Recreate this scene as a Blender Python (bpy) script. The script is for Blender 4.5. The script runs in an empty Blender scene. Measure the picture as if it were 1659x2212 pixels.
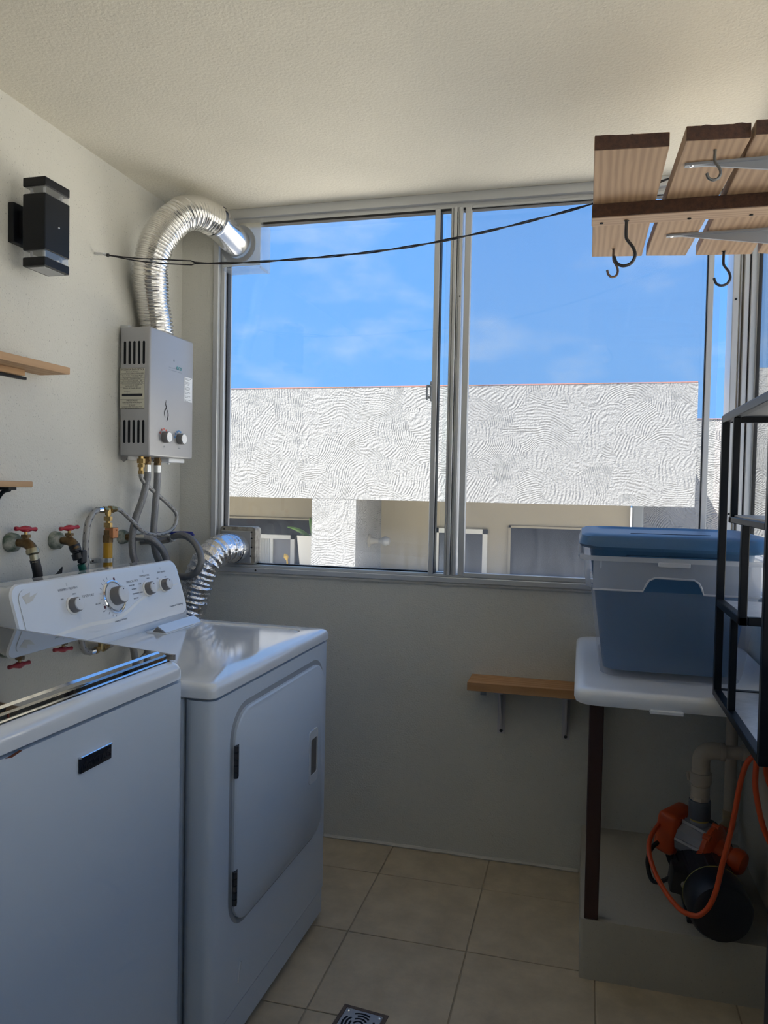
import bpy, bmesh, math, random
from mathutils import Vector, Matrix
random.seed(7)
sc = bpy.context.scene
COL = sc.collection
PI = math.pi
# ------------------------------------------------------------------ camera
YAW, PITCH, ROLL = 0.2542, -0.0328, 0.0193
cam = bpy.data.cameras.new('camera')
cam.sensor_fit = 'HORIZONTAL'; cam.sensor_width = 36.0
cam.lens = 1652.25/1659*36.0
cam.clip_start = 0.02; cam.clip_end = 500
co = bpy.data.objects.new('camera', cam); COL.objects.link(co)
fw = Vector((-math.sin(YAW)*math.cos(PITCH), math.cos(YAW)*math.cos(PITCH), math.sin(PITCH)))
rt = Vector((math.cos(YAW), math.sin(YAW), 0)); up = rt.cross(fw)
r2 = math.cos(ROLL)*rt + math.sin(ROLL)*up; u2 = math.cos(ROLL)*up - math.sin(ROLL)*rt
co.matrix_world = Matrix(((r2.x, u2.x, -fw.x, 1.543), (r2.y, u2.y, -fw.y, -2.8026), (r2.z, u2.z, -fw.z, 1.3693), (0, 0, 0, 1)))
sc.camera = co
# ------------------------------------------------------------------ sky, sun, exposure
world = bpy.data.worlds.new('sky'); sc.world = world; world.use_nodes = True
nt = world.node_tree; nt.nodes.clear()
N = lambda t: nt.nodes.new(t)
out = N('ShaderNodeOutputWorld'); bg = N('ShaderNodeBackground'); tc = N('ShaderNodeTexCoord')
sx = N('ShaderNodeSeparateXYZ'); ramp = N('ShaderNodeValToRGB')
nt.links.new(tc.outputs['Generated'], sx.inputs[0]); nt.links.new(sx.outputs['Z'], ramp.inputs[0])
e = ramp.color_ramp.elements
e[0].position = 0.0; e[0].color = (0.24, 0.55, 1.05, 1)
e[1].position = 1.0; e[1].color = (0.10, 0.30, 0.82, 1)
k = e.new(0.28); k.color = (0.165, 0.46, 1.05, 1)
mp = N('ShaderNodeMapping'); mp.inputs['Scale'].default_value = (1.6, 1.6, 4.0); mp.inputs['Location'].default_value = (5.2, 2.1, 0.4)
nz = N('ShaderNodeTexNoise'); nz.inputs['Scale'].default_value = 2.2; nz.inputs['Detail'].default_value = 7; nz.inputs['Roughness'].default_value = 0.55
nt.links.new(tc.outputs['Generated'], mp.inputs[0]); nt.links.new(mp.outputs[0], nz.inputs['Vector'])
cr_ = N('ShaderNodeValToRGB'); cr_.color_ramp.elements[0].position = 0.52; cr_.color_ramp.elements[1].position = 0.88
nt.links.new(nz.outputs['Fac'], cr_.inputs[0])
mx = N('ShaderNodeMix'); mx.data_type = 'RGBA'
nt.links.new(cr_.outputs[0], mx.inputs['Factor']); nt.links.new(ramp.outputs[0], mx.inputs['A']); mx.inputs['B'].default_value = (0.85, 0.92, 1.0, 1)
nt.links.new(mx.outputs['Result'], bg.inputs['Color']); bg.inputs['Strength'].default_value = 0.63
nt.links.new(bg.outputs[0], out.inputs[0])
sun = bpy.data.lights.new('sun', 'SUN'); sun.energy = 9.5; sun.angle = 0.0093; sun.color = (1.0, 0.93, 0.83)
so = bpy.data.objects.new('sun', sun); COL.objects.link(so)
SAZ, SEL = math.radians(48), math.radians(54)
sd = Vector((math.sin(SAZ)*math.cos(SEL), math.cos(SAZ)*math.cos(SEL), -math.sin(SEL)))
so.rotation_euler = sd.to_track_quat('-Z', 'Y').to_euler()
so.location = (-6, -6, 12)
sc.view_settings.view_transform = 'Standard'; sc.view_settings.look = 'None'
sc.view_settings.gamma = 1.0; sc.view_settings.use_curve_mapping = False
sc.view_settings.exposure = 0.80

# ------------------------------------------------------------------ helpers
OFF = {}
def root(name, loc, label, cat, rotz=0.0, group=None, kind=None):
    o = bpy.data.objects.new(name, None); COL.objects.link(o)
    o.location = loc; o.rotation_euler = (0, 0, rotz); o.empty_display_size = 0.05
    OFF[o.name] = Vector((0, 0, 0)) if rotz or kind == 'local' else Vector(loc)
    tag(o, label, cat, group, None if kind == 'local' else kind)
    return o
def tag(o, label=None, cat=None, group=None, kind=None):
    if label: o['label'] = label
    if cat: o['category'] = cat
    if group: o['group'] = group
    if kind: o['kind'] = kind
    return o
def obj(name, bm, mat, parent=None, smooth=True, ang=40, label=None):
    bmesh.ops.recalc_face_normals(bm, faces=bm.faces[:])
    me = bpy.data.meshes.new(name)
    off = OFF.get(parent.name, Vector((0, 0, 0))) if parent else Vector((0, 0, 0))
    if off.length: bmesh.ops.translate(bm, verts=bm.verts[:], vec=-off)
    bm.to_mesh(me); bm.free()
    if smooth:
        me.polygons.foreach_set('use_smooth', [True]*len(me.polygons))
        me.set_sharp_from_angle(angle=math.radians(ang))
    me.materials.append(mat)
    o = bpy.data.objects.new(name, me); COL.objects.link(o)
    if parent:
        o.parent = parent; OFF[o.name] = off
    if label: o['label'] = label
    return o
def top(name, bm, mat, label, cat, group=None, kind=None, **kw):
    # a thing that is one mesh: origin at its base
    xs = [v.co for v in bm.verts]
    b = Vector((sum(v.x for v in xs)/len(xs), sum(v.y for v in xs)/len(xs), min(v.z for v in xs)))
    bmesh.ops.translate(bm, verts=bm.verts[:], vec=-b)
    o = obj(name, bm, mat, None, **kw); o.location = b; OFF[o.name] = b
    return tag(o, label, cat, group, kind)
def struct(name, bm, mat, parent=None, label=None, **kw):
    o = obj(name, bm, mat, parent, **kw)
    if not parent: o['kind'] = 'structure'
    if label: o['label'] = label
    return o
def B(): return bmesh.new()
def box(bm, x0, x1, y0, y1, z0, z1, bev=0.0, seg=2, M=None, vert_only=False):
    t = bmesh.new(); bmesh.ops.create_cube(t, size=1)
    for v in t.verts:
        v.co = Vector(((x0+x1)/2 + v.co.x*(x1-x0), (y0+y1)/2 + v.co.y*(y1-y0), (z0+z1)/2 + v.co.z*(z1-z0)))
    if bev:
        ed = [g for g in t.edges if (not vert_only) or abs((g.verts[0].co-g.verts[1].co).z) > 1e-5]
        bmesh.ops.bevel(t, geom=ed, offset=bev, segments=seg, profile=0.5, affect='EDGES', clamp_overlap=True)
    merge(bm, t, M); return bm
def merge(bm, t, M=None):
    me = bpy.data.meshes.new('tmp'); t.to_mesh(me); t.free()
    if M is not None: me.transform(M)
    bm.from_mesh(me); bpy.data.meshes.remove(me)
def frame(axis):
    a = Vector(axis).normalized()
    h = Vector((0, 0, 1)) if abs(a.z) < 0.9 else Vector((1, 0, 0))
    u = a.cross(h).normalized(); v = a.cross(u).normalized()
    return a, u, v
def lathe(bm, prof, org, axis, n=28, closed=True, rot=0.0):
    # prof: [(r, h)...] along axis
    a, u, v = frame(axis); org = Vector(org); rings = []
    for r, h in prof:
        if r < 1e-6: rings.append([bm.verts.new(org + a*h)])
        else: rings.append([bm.verts.new(org + a*h + (u*math.cos(2*PI*i/n+rot) + v*math.sin(2*PI*i/n+rot))*r) for i in range(n)])
    for A, C in zip(rings, rings[1:]):
        if len(A) == 1 and len(C) == 1: continue
        for i in range(n):
            j = (i+1) % n
            if len(A) == 1: bm.faces.new((A[0], C[i], C[j]))
            elif len(C) == 1: bm.faces.new((A[i], A[j], C[0]))
            else: bm.faces.new((A[i], A[j], C[j], C[i]))
    if closed:
        if len(rings[0]) > 1: bm.faces.new(rings[0])
        if len(rings[-1]) > 1: bm.faces.new(rings[-1])
    return bm
def cyl(bm, p0, p1, r, r1=None, n=20, rot=0.0):
    p0, p1 = Vector(p0), Vector(p1); L = (p1-p0).length
    return lathe(bm, [(r, 0), (r if r1 is None else r1, L)], p0, p1-p0, n, rot=rot)
def rcyl(bm, p0, p1, r, bev=0.003, n=28):
    p0, p1 = Vector(p0), Vector(p1); L = (p1-p0).length
    return lathe(bm, [(r-bev, 0), (r-bev*.3, bev*.3), (r, bev), (r, L-bev), (r-bev*.3, L-bev*.3), (r-bev, L)], p0, p1-p0, n)
def cr(pts, n=12):
    P = [Vector(p) for p in pts]; P = [P[0]*2-P[1]] + P + [P[-1]*2-P[-2]]; o = []
    for i in range(1, len(P)-2):
        a, b, c, d = P[i-1:i+3]
        for k in range(n):
            t = k/n
            o.append(0.5*((2*b) + (c-a)*t + (2*a-5*b+4*c-d)*t*t + (3*b-a-3*c+d)*t**3))
    o.append(P[-2]); return o
def resample(pts, m):
    L = [0]
    for a, b in zip(pts, pts[1:]): L.append(L[-1] + (b-a).length)
    o = []; j = 0
    for k in range(m+1):
        s = L[-1]*k/m
        while j < len(L)-2 and L[j+1] < s: j += 1
        t = (s-L[j])/max(1e-9, L[j+1]-L[j]); o.append(pts[j].lerp(pts[j+1], min(1, t)))
    return o, L[-1]
def tube(bm, pts, r, n=10, cap=True):
    P = [Vector(p) for p in pts]; m = len(P)
    R = r if isinstance(r, (list, tuple)) else [r]*m
    t0 = (P[1]-P[0]).normalized(); _, u, v = frame(t0); rings = []; prev = t0
    for i in range(m):
        t = (P[min(i+1, m-1)] - P[max(i-1, 0)]).normalized()
        q = prev.rotation_difference(t); u = q @ u; v = q @ v; prev = t
        rings.append([bm.verts.new(P[i] + (u*math.cos(2*PI*k/n) + v*math.sin(2*PI*k/n))*R[i]) for k in range(n)])
    for A, C in zip(rings, rings[1:]):
        for i in range(n): bm.faces.new((A[i], A[(i+1) % n], C[(i+1) % n], C[i]))
    if cap: bm.faces.new(rings[0]); bm.faces.new(rings[-1])
    return bm
def prism(bm, poly, f, w0, w1):
    # poly in (u, v); f(u, v, w) -> point
    a = [bm.verts.new(Vector(f(p[0], p[1], w0))) for p in poly]; b = [bm.verts.new(Vector(f(p[0], p[1], w1))) for p in poly]
    bm.faces.new(a); bm.faces.new(b[::-1]); n = len(poly)
    for i in range(n): bm.faces.new((a[i], a[(i+1) % n], b[(i+1) % n], b[i]))
    return bm
def rrect(x0, x1, y0, y1, r, n=6):
    o = []
    for cx, cy, a0 in ((x1-r, y1-r, 0), (x0+r, y1-r, 90), (x0+r, y0+r, 180), (x1-r, y0+r, 270)):
        for k in range(n+1):
            a = math.radians(a0 + 90*k/n); o.append((cx + r*math.cos(a), cy + r*math.sin(a)))
    return o
def loft(bm, loops, cap0=True, cap1=True):
    rings = [[bm.verts.new(Vector(p)) for p in l] for l in loops]
    for A, C in zip(rings, rings[1:]):
        n = len(A)
        for i in range(n): bm.faces.new((A[i], A[(i+1) % n], C[(i+1) % n], C[i]))
    if cap0: bm.faces.new(rings[0])
    if cap1: bm.faces.new(rings[-1])
    return bm
def text(name, s, size, M, mat, parent, ext=0.0004, align='CENTER', shear=0.0):
    cu = bpy.data.curves.new(name, 'FONT'); cu.body = s; cu.size = size; cu.extrude = ext; cu.align_x = align; cu.align_y = 'CENTER'; cu.shear = shear; cu.resolution_u = 2
    t = bpy.data.objects.new(name, cu); COL.objects.link(t)
    dg = bpy.context.evaluated_depsgraph_get(); me = bpy.data.meshes.new_from_object(t.evaluated_get(dg))
    bpy.data.objects.remove(t); bpy.data.curves.remove(cu)
    off = OFF.get(parent.name, Vector((0, 0, 0)))
    me.transform(Matrix.Translation(-off) @ M); me.materials.clear(); me.materials.append(mat)
    o = bpy.data.objects.new(name, me); COL.objects.link(o); o.parent = parent; OFF[o.name] = off
    return o
def basis(o, u, v):
    u = Vector(u).normalized(); v = Vector(v).normalized(); w = u.cross(v)
    return Matrix(((u.x, v.x, w.x, o[0]), (u.y, v.y, w.y, o[1]), (u.z, v.z, w.z, o[2]), (0, 0, 0, 1)))

# ------------------------------------------------------------------ materials
def newmat(name):
    m = bpy.data.materials.new(name); m.use_nodes = True; return m, m.node_tree, m.node_tree.nodes['Principled BSDF']
def pbr(name, col, rough=0.5, metal=0.0, bump=0.0, bscale=80.0, var=0.0, vscale=8.0, spec=0.5, coat=0.0, bdetail=4, stretch=(1, 1, 1), col2=None, alpha=None, bdist=0.002, ior=None, subsurf=0, objco=False):
    m, t, p = newmat(name); L = t.links.new
    p.inputs['Base Color'].default_value = (*col, 1); p.inputs['Roughness'].default_value = rough; p.inputs['Metallic'].default_value = metal
    p.inputs['Specular IOR Level'].default_value = spec; p.inputs['Coat Weight'].default_value = coat; p.inputs['Coat Roughness'].default_value = 0.08
    if ior: p.inputs['IOR'].default_value = ior
    if bump or var:
        if objco:
            g = t.nodes.new('ShaderNodeTexCoord'); src = g.outputs['Object']
        else:
            g = t.nodes.new('ShaderNodeNewGeometry'); src = g.outputs['Position']
        mpn = t.nodes.new('ShaderNodeMapping'); mpn.inputs['Scale'].default_value = stretch
        L(src, mpn.inputs[0])
    if var:
        n = t.nodes.new('ShaderNodeTexNoise'); n.inputs['Scale'].default_value = vscale; n.inputs['Detail'].default_value = 6; n.inputs['Roughness'].default_value = 0.65
        L(mpn.outputs[0], n.inputs['Vector'])
        rp = t.nodes.new('ShaderNodeValToRGB'); rp.color_ramp.elements[0].position = 0.35; rp.color_ramp.elements[1].position = 0.65
        c2 = col2 or tuple(max(0, c*(1-var)) for c in col)
        rp.color_ramp.elements[0].color = (*c2, 1); rp.color_ramp.elements[1].color = (*col, 1)
        L(n.outputs['Fac'], rp.inputs[0]); L(rp.outputs[0], p.inputs['Base Color'])
    if bump:
        n2 = t.nodes.new('ShaderNodeTexNoise'); n2.inputs['Scale'].default_value = bscale; n2.inputs['Detail'].default_value = bdetail
        L(mpn.outputs[0], n2.inputs['Vector'])
        b = t.nodes.new('ShaderNodeBump'); b.inputs['Strength'].default_value = bump; b.inputs['Distance'].default_value = bdist
        L(n2.outputs['Fac'], b.inputs['Height']); L(b.outputs[0], p.inputs['Normal'])
    return m
def wood(name, c1, c2, axis, scale=14.0, rough=0.6, knots=True):
    m, t, p = newmat(name); L = t.links.new
    g = t.nodes.new('ShaderNodeNewGeometry'); mpn = t.nodes.new('ShaderNodeMapping')
    s = [scale]*3; s[axis] = scale*0.06; mpn.inputs['Scale'].default_value = s
    L(g.outputs['Position'], mpn.inputs[0])
    n = t.nodes.new('ShaderNodeTexNoise'); n.inputs['Scale'].default_value = 3.2; n.inputs['Detail'].default_value = 6; n.inputs['Distortion'].default_value = 0.8
    L(mpn.outputs[0], n.inputs['Vector'])
    w = t.nodes.new('ShaderNodeTexWave'); w.wave_type = 'BANDS'; w.bands_direction = 'XYZ'[0 if axis != 0 else 1]
    w.inputs['Scale'].default_value = 0.55; w.inputs['Distortion'].default_value = 9.0; w.inputs['Detail'].default_value = 3
    L(mpn.outputs[0], w.inputs['Vector'])
    a = t.nodes.new('ShaderNodeMath'); a.operation = 'ADD'; L(n.outputs['Fac'], a.inputs[0]); L(w.outputs['Fac'], a.inputs[1])
    h = t.nodes.new('ShaderNodeMath'); h.operation = 'MULTIPLY'; h.inputs[1].default_value = 0.5; L(a.outputs[0], h.inputs[0])
    rp = t.nodes.new('ShaderNodeValToRGB'); rp.color_ramp.elements[0].position = 0.25; rp.color_ramp.elements[1].position = 0.7
    rp.color_ramp.elements[0].color = (*c2, 1); rp.color_ramp.elements[1].color = (*c1, 1)
    L(h.outputs[0], rp.inputs[0]); L(rp.outputs[0], p.inputs['Base Color']); p.inputs['Roughness'].default_value = rough
    b = t.nodes.new('ShaderNodeBump'); b.inputs['Strength'].default_value = 0.15; b.inputs['Distance'].default_value = 0.001
    L(h.outputs[0], b.inputs['Height']); L(b.outputs[0], p.inputs['Normal'])
    return m
def plaster(name, col, bscale=160, bump=0.5, dirt=0.25, dist=0.003):
    # painted cement plaster: fine pitted relief, sparse dark specks
    m, t, p = newmat(name); L = t.links.new
    g = t.nodes.new('ShaderNodeNewGeometry')
    n1 = t.nodes.new('ShaderNodeTexNoise'); n1.inputs['Scale'].default_value = bscale; n1.inputs['Detail'].default_value = 3; L(g.outputs['Position'], n1.inputs['Vector'])
    n2 = t.nodes.new('ShaderNodeTexNoise'); n2.inputs['Scale'].default_value = 2.5; n2.inputs['Detail'].default_value = 5; L(g.outputs['Position'], n2.inputs['Vector'])
    n3 = t.nodes.new('ShaderNodeTexNoise'); n3.inputs['Scale'].default_value = 230; n3.inputs['Detail'].default_value = 2; L(g.outputs['Position'], n3.inputs['Vector'])
    r1 = t.nodes.new('ShaderNodeValToRGB'); r1.color_ramp.elements[0].position = 0.3; r1.color_ramp.elements[1].position = 0.7
    r1.color_ramp.elements[0].color = (*[c*0.93 for c in col], 1); r1.color_ramp.elements[1].color = (*col, 1)
    L(n2.outputs['Fac'], r1.inputs[0])
    r3 = t.nodes.new('ShaderNodeValToRGB'); r3.color_ramp.elements[0].position = 0.27; r3.color_ramp.elements[1].position = 0.33
    r3.color_ramp.elements[0].color = (dirt, dirt, dirt, 1); r3.color_ramp.elements[1].color = (0, 0, 0, 1)
    L(n3.outputs['Fac'], r3.inputs[0])
    mxn = t.nodes.new('ShaderNodeMix'); mxn.data_type = 'RGBA'; L(r3.outputs[0], mxn.inputs['Factor']); L(r1.outputs[0], mxn.inputs['A']); mxn.inputs['B'].default_value = (*[c*0.45 for c in col], 1)
    L(mxn.outputs['Result'], p.inputs['Base Color']); p.inputs['Roughness'].default_value = 0.85; p.inputs['Specular IOR Level'].default_value = 0.2
    b = t.nodes.new('ShaderNodeBump'); b.inputs['Strength'].default_value = bump; b.inputs['Distance'].default_value = dist
    L(n1.outputs['Fac'], b.inputs['Height']); L(b.outputs[0], p.inputs['Normal'])
    return m
def stucco(name, col):
    # hand-combed stucco: overlapping fans of arcs around scattered centres
    m, t, p = newmat(name); L = t.links.new
    def nd(ty, **kw):
        n = t.nodes.new(ty)
        for k, v in kw.items():
            if k == 'op': n.operation = v
            else: n.inputs[k].default_value = v
        return n
    g = t.nodes.new('ShaderNodeNewGeometry'); pos = g.outputs['Position']
    def noise(scale, detail=3):
        n = nd('ShaderNodeTexNoise', Scale=scale, Detail=detail); L(pos, n.inputs['Vector']); return n
    wn = noise(1.1, 2)
    s1 = nd('ShaderNodeVectorMath', op='SCALE', Scale=0.55); L(wn.outputs['Color'], s1.inputs[0])
    ad = nd('ShaderNodeVectorMath', op='ADD'); L(pos, ad.inputs[0]); L(s1.outputs[0], ad.inputs[1])
    def fan(scale, off):
        a2 = nd('ShaderNodeVectorMath', op='ADD'); L(ad.outputs[0], a2.inputs[0]); a2.inputs[1].default_value = off
        v = nd('ShaderNodeTexVoronoi', Scale=scale); L(a2.outputs[0], v.inputs['Vector'])
        q = nd('ShaderNodeMath', op='DIVIDE'); L(v.outputs['Distance'], q.inputs[0]); q.inputs[1].default_value = scale
        return q
    A, C, D = fan(0.8, (0, 0, 0)), fan(1.3, (3.3, 0, 1.7)), fan(0.55, (7.1, 0, 4.2))
    mk = noise(1.5, 1); st1 = nd('ShaderNodeMath', op='GREATER_THAN'); L(mk.outputs['Fac'], st1.inputs[0]); st1.inputs[1].default_value = 0.5
    m1 = nd('ShaderNodeMix'); L(st1.outputs[0], m1.inputs['Factor']); L(A.outputs[0], m1.inputs['A']); L(C.outputs[0], m1.inputs['B'])
    mk2 = noise(2.1, 1); st2 = nd('ShaderNodeMath', op='GREATER_THAN'); L(mk2.outputs['Color'], st2.inputs[0]); st2.inputs[1].default_value = 0.54
    m2 = nd('ShaderNodeMix'); L(st2.outputs[0], m2.inputs['Factor']); L(m1.outputs['Result'], m2.inputs['A']); L(D.outputs[0], m2.inputs['B'])
    fn = noise(14, 4)
    f2 = nd('ShaderNodeMath', op='MULTIPLY_ADD'); L(fn.outputs['Fac'], f2.inputs[0]); f2.inputs[1].default_value = 0.022; L(m2.outputs['Result'], f2.inputs[2])
    ml = nd('ShaderNodeMath', op='MULTIPLY'); L(f2.outputs[0], ml.inputs[0]); ml.inputs[1].default_value = 250
    sn = nd('ShaderNodeMath', op='SINE'); L(ml.outputs[0], sn.inputs[0])
    am = noise(11, 3); ar = nd('ShaderNodeMapRange'); L(am.outputs['Fac'], ar.inputs['Value']); ar.inputs['From Min'].default_value = 0.35; ar.inputs['From Max'].default_value = 0.7
    pr = nd('ShaderNodeMath', op='MULTIPLY'); L(sn.outputs[0], pr.inputs[0]); L(ar.outputs[0], pr.inputs[1])
    gr = noise(45, 4); sm = nd('ShaderNodeMath', op='MULTIPLY_ADD'); L(gr.outputs['Fac'], sm.inputs[0]); sm.inputs[1].default_value = 2.9; L(pr.outputs[0], sm.inputs[2])
    b = nd('ShaderNodeBump', Strength=0.85, Distance=0.009); L(sm.outputs[0], b.inputs['Height']); L(b.outputs[0], p.inputs['Normal'])
    p.inputs['Base Color'].default_value = (*col, 1); p.inputs['Roughness'].default_value = 0.9; p.inputs['Specular IOR Level'].default_value = 0.1
    return m
def glass_mat(name, tint=(0.95, 0.97, 0.97), haze=0.004, streak=0.02):
    m, t, p = newmat(name); t.nodes.remove(p); L = t.links.new
    o = t.nodes['Material Output']
    tr = t.nodes.new('ShaderNodeBsdfTransparent'); tr.inputs[0].default_value = (*tint, 1)
    gl = t.nodes.new('ShaderNodeBsdfGlossy'); gl.inputs['Roughness'].default_value = 0.0
    lw = t.nodes.new('ShaderNodeLayerWeight'); lw.inputs['Blend'].default_value = 0.5
    pw = t.nodes.new('ShaderNodeMath'); pw.operation = 'POWER'; pw.inputs[1].default_value = 5.0; L(lw.outputs['Facing'], pw.inputs[0])
    fr = t.nodes.new('ShaderNodeMath'); fr.operation = 'MULTIPLY_ADD'; fr.inputs[1].default_value = 0.9; fr.inputs[2].default_value = 0.03; L(pw.outputs[0], fr.inputs[0])
    m1 = t.nodes.new('ShaderNodeMixShader'); L(fr.outputs[0], m1.inputs[0]); L(tr.outputs[0], m1.inputs[1]); L(gl.outputs[0], m1.inputs[2])
    df = t.nodes.new('ShaderNodeBsdfTranslucent'); df.inputs[0].default_value = (0.85, 0.88, 0.9, 1)
    g = t.nodes.new('ShaderNodeNewGeometry'); mpn = t.nodes.new('ShaderNodeMapping'); mpn.inputs['Scale'].default_value = (14, 14, 2.0); L(g.outputs['Position'], mpn.inputs[0])
    n = t.nodes.new('ShaderNodeTexNoise'); n.inputs['Scale'].default_value = 3; n.inputs['Detail'].default_value = 6; L(mpn.outputs[0], n.inputs['Vector'])
    # dried dust gathers along the bottom edge of the panes
    sx_ = t.nodes.new('ShaderNodeSeparateXYZ'); L(g.outputs['Position'], sx_.inputs[0])
    mr = t.nodes.new('ShaderNodeMapRange'); mr.inputs['From Min'].default_value = 1.05; mr.inputs['From Max'].default_value = 1.22; mr.inputs['To Min'].default_value = 0.12; mr.inputs['To Max'].default_value = 0.0; L(sx_.outputs['Z'], mr.inputs['Value'])
    a = t.nodes.new('ShaderNodeMath'); a.operation = 'ADD'; a.inputs[1].default_value = streak; L(mr.outputs[0], a.inputs[0])
    b = t.nodes.new('ShaderNodeMath'); b.operation = 'MULTIPLY_ADD'; b.inputs[2].default_value = haze; L(n.outputs['Fac'], b.inputs[0]); L(a.outputs[0], b.inputs[1])
    m2 = t.nodes.new('ShaderNodeMixShader'); L(b.outputs[0], m2.inputs[0]); L(m1.outputs[0], m2.inputs[1]); L(df.outputs[0], m2.inputs[2])
    L(m2.outputs[0], o.inputs[0]); return m
def veil(name, col, opacity, rough=0.4, trans=0.5, gloss=0.08):
    # thin milky plastic, insect screen or acrylic
    m, t, p = newmat(name); t.nodes.remove(p); L = t.links.new; o = t.nodes['Material Output']
    tr = t.nodes.new('ShaderNodeBsdfTransparent'); df = t.nodes.new('ShaderNodeBsdfDiffuse'); tl = t.nodes.new('ShaderNodeBsdfTranslucent'); gl = t.nodes.new('ShaderNodeBsdfGlossy')
    df.inputs[0].default_value = (*col, 1); tl.inputs[0].default_value = (*col, 1); gl.inputs['Roughness'].default_value = rough
    a = t.nodes.new('ShaderNodeMixShader'); a.inputs[0].default_value = trans; L(df.outputs[0], a.inputs[1]); L(tl.outputs[0], a.inputs[2])
    b = t.nodes.new('ShaderNodeMixShader'); b.inputs[0].default_value = gloss; L(a.outputs[0], b.inputs[1]); L(gl.outputs[0], b.inputs[2])
    c = t.nodes.new('ShaderNodeMixShader'); c.inputs[0].default_value = opacity; L(tr.outputs[0], c.inputs[1]); L(b.outputs[0], c.inputs[2])
    L(c.outputs[0], o.inputs[0]); return m
WALL = plaster('wall_paint', (0.72, 0.705, 0.64), 170, 0.6, 0.75)
CEIL = plaster('ceiling_paint', (0.82, 0.775, 0.665), 110, 0.7, 0.3)
CONC = plaster('plinth_cement', (0.50, 0.47, 0.40), 60, 0.5, 0.5)
TILE = pbr('floor_tile', (0.62, 0.52, 0.375), 0.45, bump=0.25, bscale=90, var=0.22, vscale=9)
GROUT = pbr('grout', (0.46, 0.39, 0.29), 0.9)
CAULK = pbr('white_caulk', (0.70, 0.68, 0.62), 0.8, bump=0.5, bscale=60)
ALU = pbr('anodised_aluminium', (0.62, 0.63, 0.64), 0.38, 0.55, bump=0.05, bscale=300)
ALUD = pbr('aluminium_groove', (0.20, 0.20, 0.21), 0.5, 0.3)
GASKET = pbr('black_gasket', (0.015, 0.015, 0.017), 0.6)
GLASS = glass_mat('window_glass')
SCREEN = veil('insect_screen', (0.30, 0.33, 0.40), 0.11, trans=0.3, gloss=0.0)
WHITE = pbr('white_enamel', (0.76, 0.79, 0.82), 0.08, spec=0.6, coat=0.7, bump=0.004, bscale=18)
WHITE_SKYTINT = pbr('white_enamel_sky_tint', (0.63, 0.695, 0.77), 0.33, spec=0.5, bump=0.04, bscale=220)  # blue of the skylight on the panels is mixed into the enamel colour
CONSOLE = pbr('console_plastic', (0.74, 0.76, 0.78), 0.14, spec=0.5, coat=0.4)
KGREY = pbr('knob_grey', (0.20, 0.19, 0.185), 0.4)
KFACE = pbr('knob_face', (0.66, 0.68, 0.70), 0.25)
PRINT = pbr('grey_print', (0.28, 0.30, 0.33), 0.5)
SWOOSH = pbr('silver_swoosh', (0.86, 0.84, 0.78), 0.2, 0.1)
CHROME = pbr('chrome', (0.85, 0.86, 0.88), 0.06, 1.0)
LIDGL = pbr('smoked_lid_glass', (0.022, 0.020, 0.018), 0.02, spec=1.0, ior=2.6)
BLACK = pbr('black_paint', (0.008, 0.009, 0.012), 0.38, spec=0.25)
BLACKP = pbr('black_plastic', (0.014, 0.014, 0.016), 0.45)
DARK = pbr('dark_void', (0.006, 0.006, 0.007), 0.9)
HEATER = pbr('silver_grey_paint', (0.42, 0.42, 0.43), 0.33, 0.25, bump=0.03, bscale=400)
STEEL = pbr('galvanised_steel', (0.62, 0.63, 0.64), 0.3, 0.9, bump=0.06, bscale=120)
DUCTM = pbr('flexible_aluminium', (0.84, 0.83, 0.81), 0.16, 1.0, bump=0.05, bscale=60)
SLEEVE = pbr('smooth_aluminium_pipe', (0.86, 0.86, 0.87), 0.16, 1.0, bump=0.03, bscale=30)
FOIL = pbr('crinkled_foil', (0.80, 0.80, 0.82), 0.13, 1.0, bump=0.9, bscale=55, bdist=0.008)
BRASS = pbr('brass', (0.55, 0.38, 0.15), 0.3, 0.9, var=0.4, vscale=60)
BRONZE = pbr('aged_bronze', (0.22, 0.14, 0.065), 0.42, 0.75, var=0.45, vscale=50)
COPPER = pbr('copper_valve', (0.50, 0.22, 0.10), 0.4, 0.7)
RED = pbr('red_handle', (0.42, 0.012, 0.03), 0.35)
BLUEH = pbr('blue_lever', (0.01, 0.02, 0.20), 0.35)
YEL = pbr('yellow_gas_pipe', (0.58, 0.31, 0.015), 0.45, var=0.15, vscale=30)
BRAID = pbr('steel_braid', (0.25, 0.25, 0.255), 0.42, 0.6, bump=0.8, bscale=420, bdetail=1)
BRAIDL = pbr('grey_gas_hose', (0.40, 0.39, 0.37), 0.45, 0.4, bump=0.6, bscale=420, bdetail=1)
RUBBER = pbr('black_rubber_hose', (0.030, 0.027, 0.027), 0.5)
GREEN = pbr('green_hose', (0.0, 0.10, 0.075), 0.4)
PVCP = pbr('chipped_pvc', (0.50, 0.50, 0.44), 0.6, bump=0.8, bscale=60, var=0.55, vscale=40, col2=(0.10, 0.16, 0.11))
WOODL = wood('beech_shelf', (0.52, 0.32, 0.16), (0.43, 0.24, 0.11), 1, 22)
WOODX = wood('pine_shelf', (0.56, 0.32, 0.16), (0.46, 0.24, 0.10), 0, 22)
WOODP = wood('weathered_pine', (0.40, 0.255, 0.145), (0.30, 0.18, 0.10), 1, 34)
WOODB = wood('pine_batten', (0.42, 0.275, 0.165), (0.32, 0.195, 0.115), 0, 34)
ENDG_SHADED = pbr('stained_shaded_end_grain', (0.085, 0.035, 0.018), 0.8, bump=0.6, bscale=200, var=0.5, vscale=80)  # dark stain and grain, with the shade of the near faces painted in
HOOKM = pbr('grey_hook_wire', (0.17, 0.165, 0.15), 0.45, 0.5)
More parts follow.
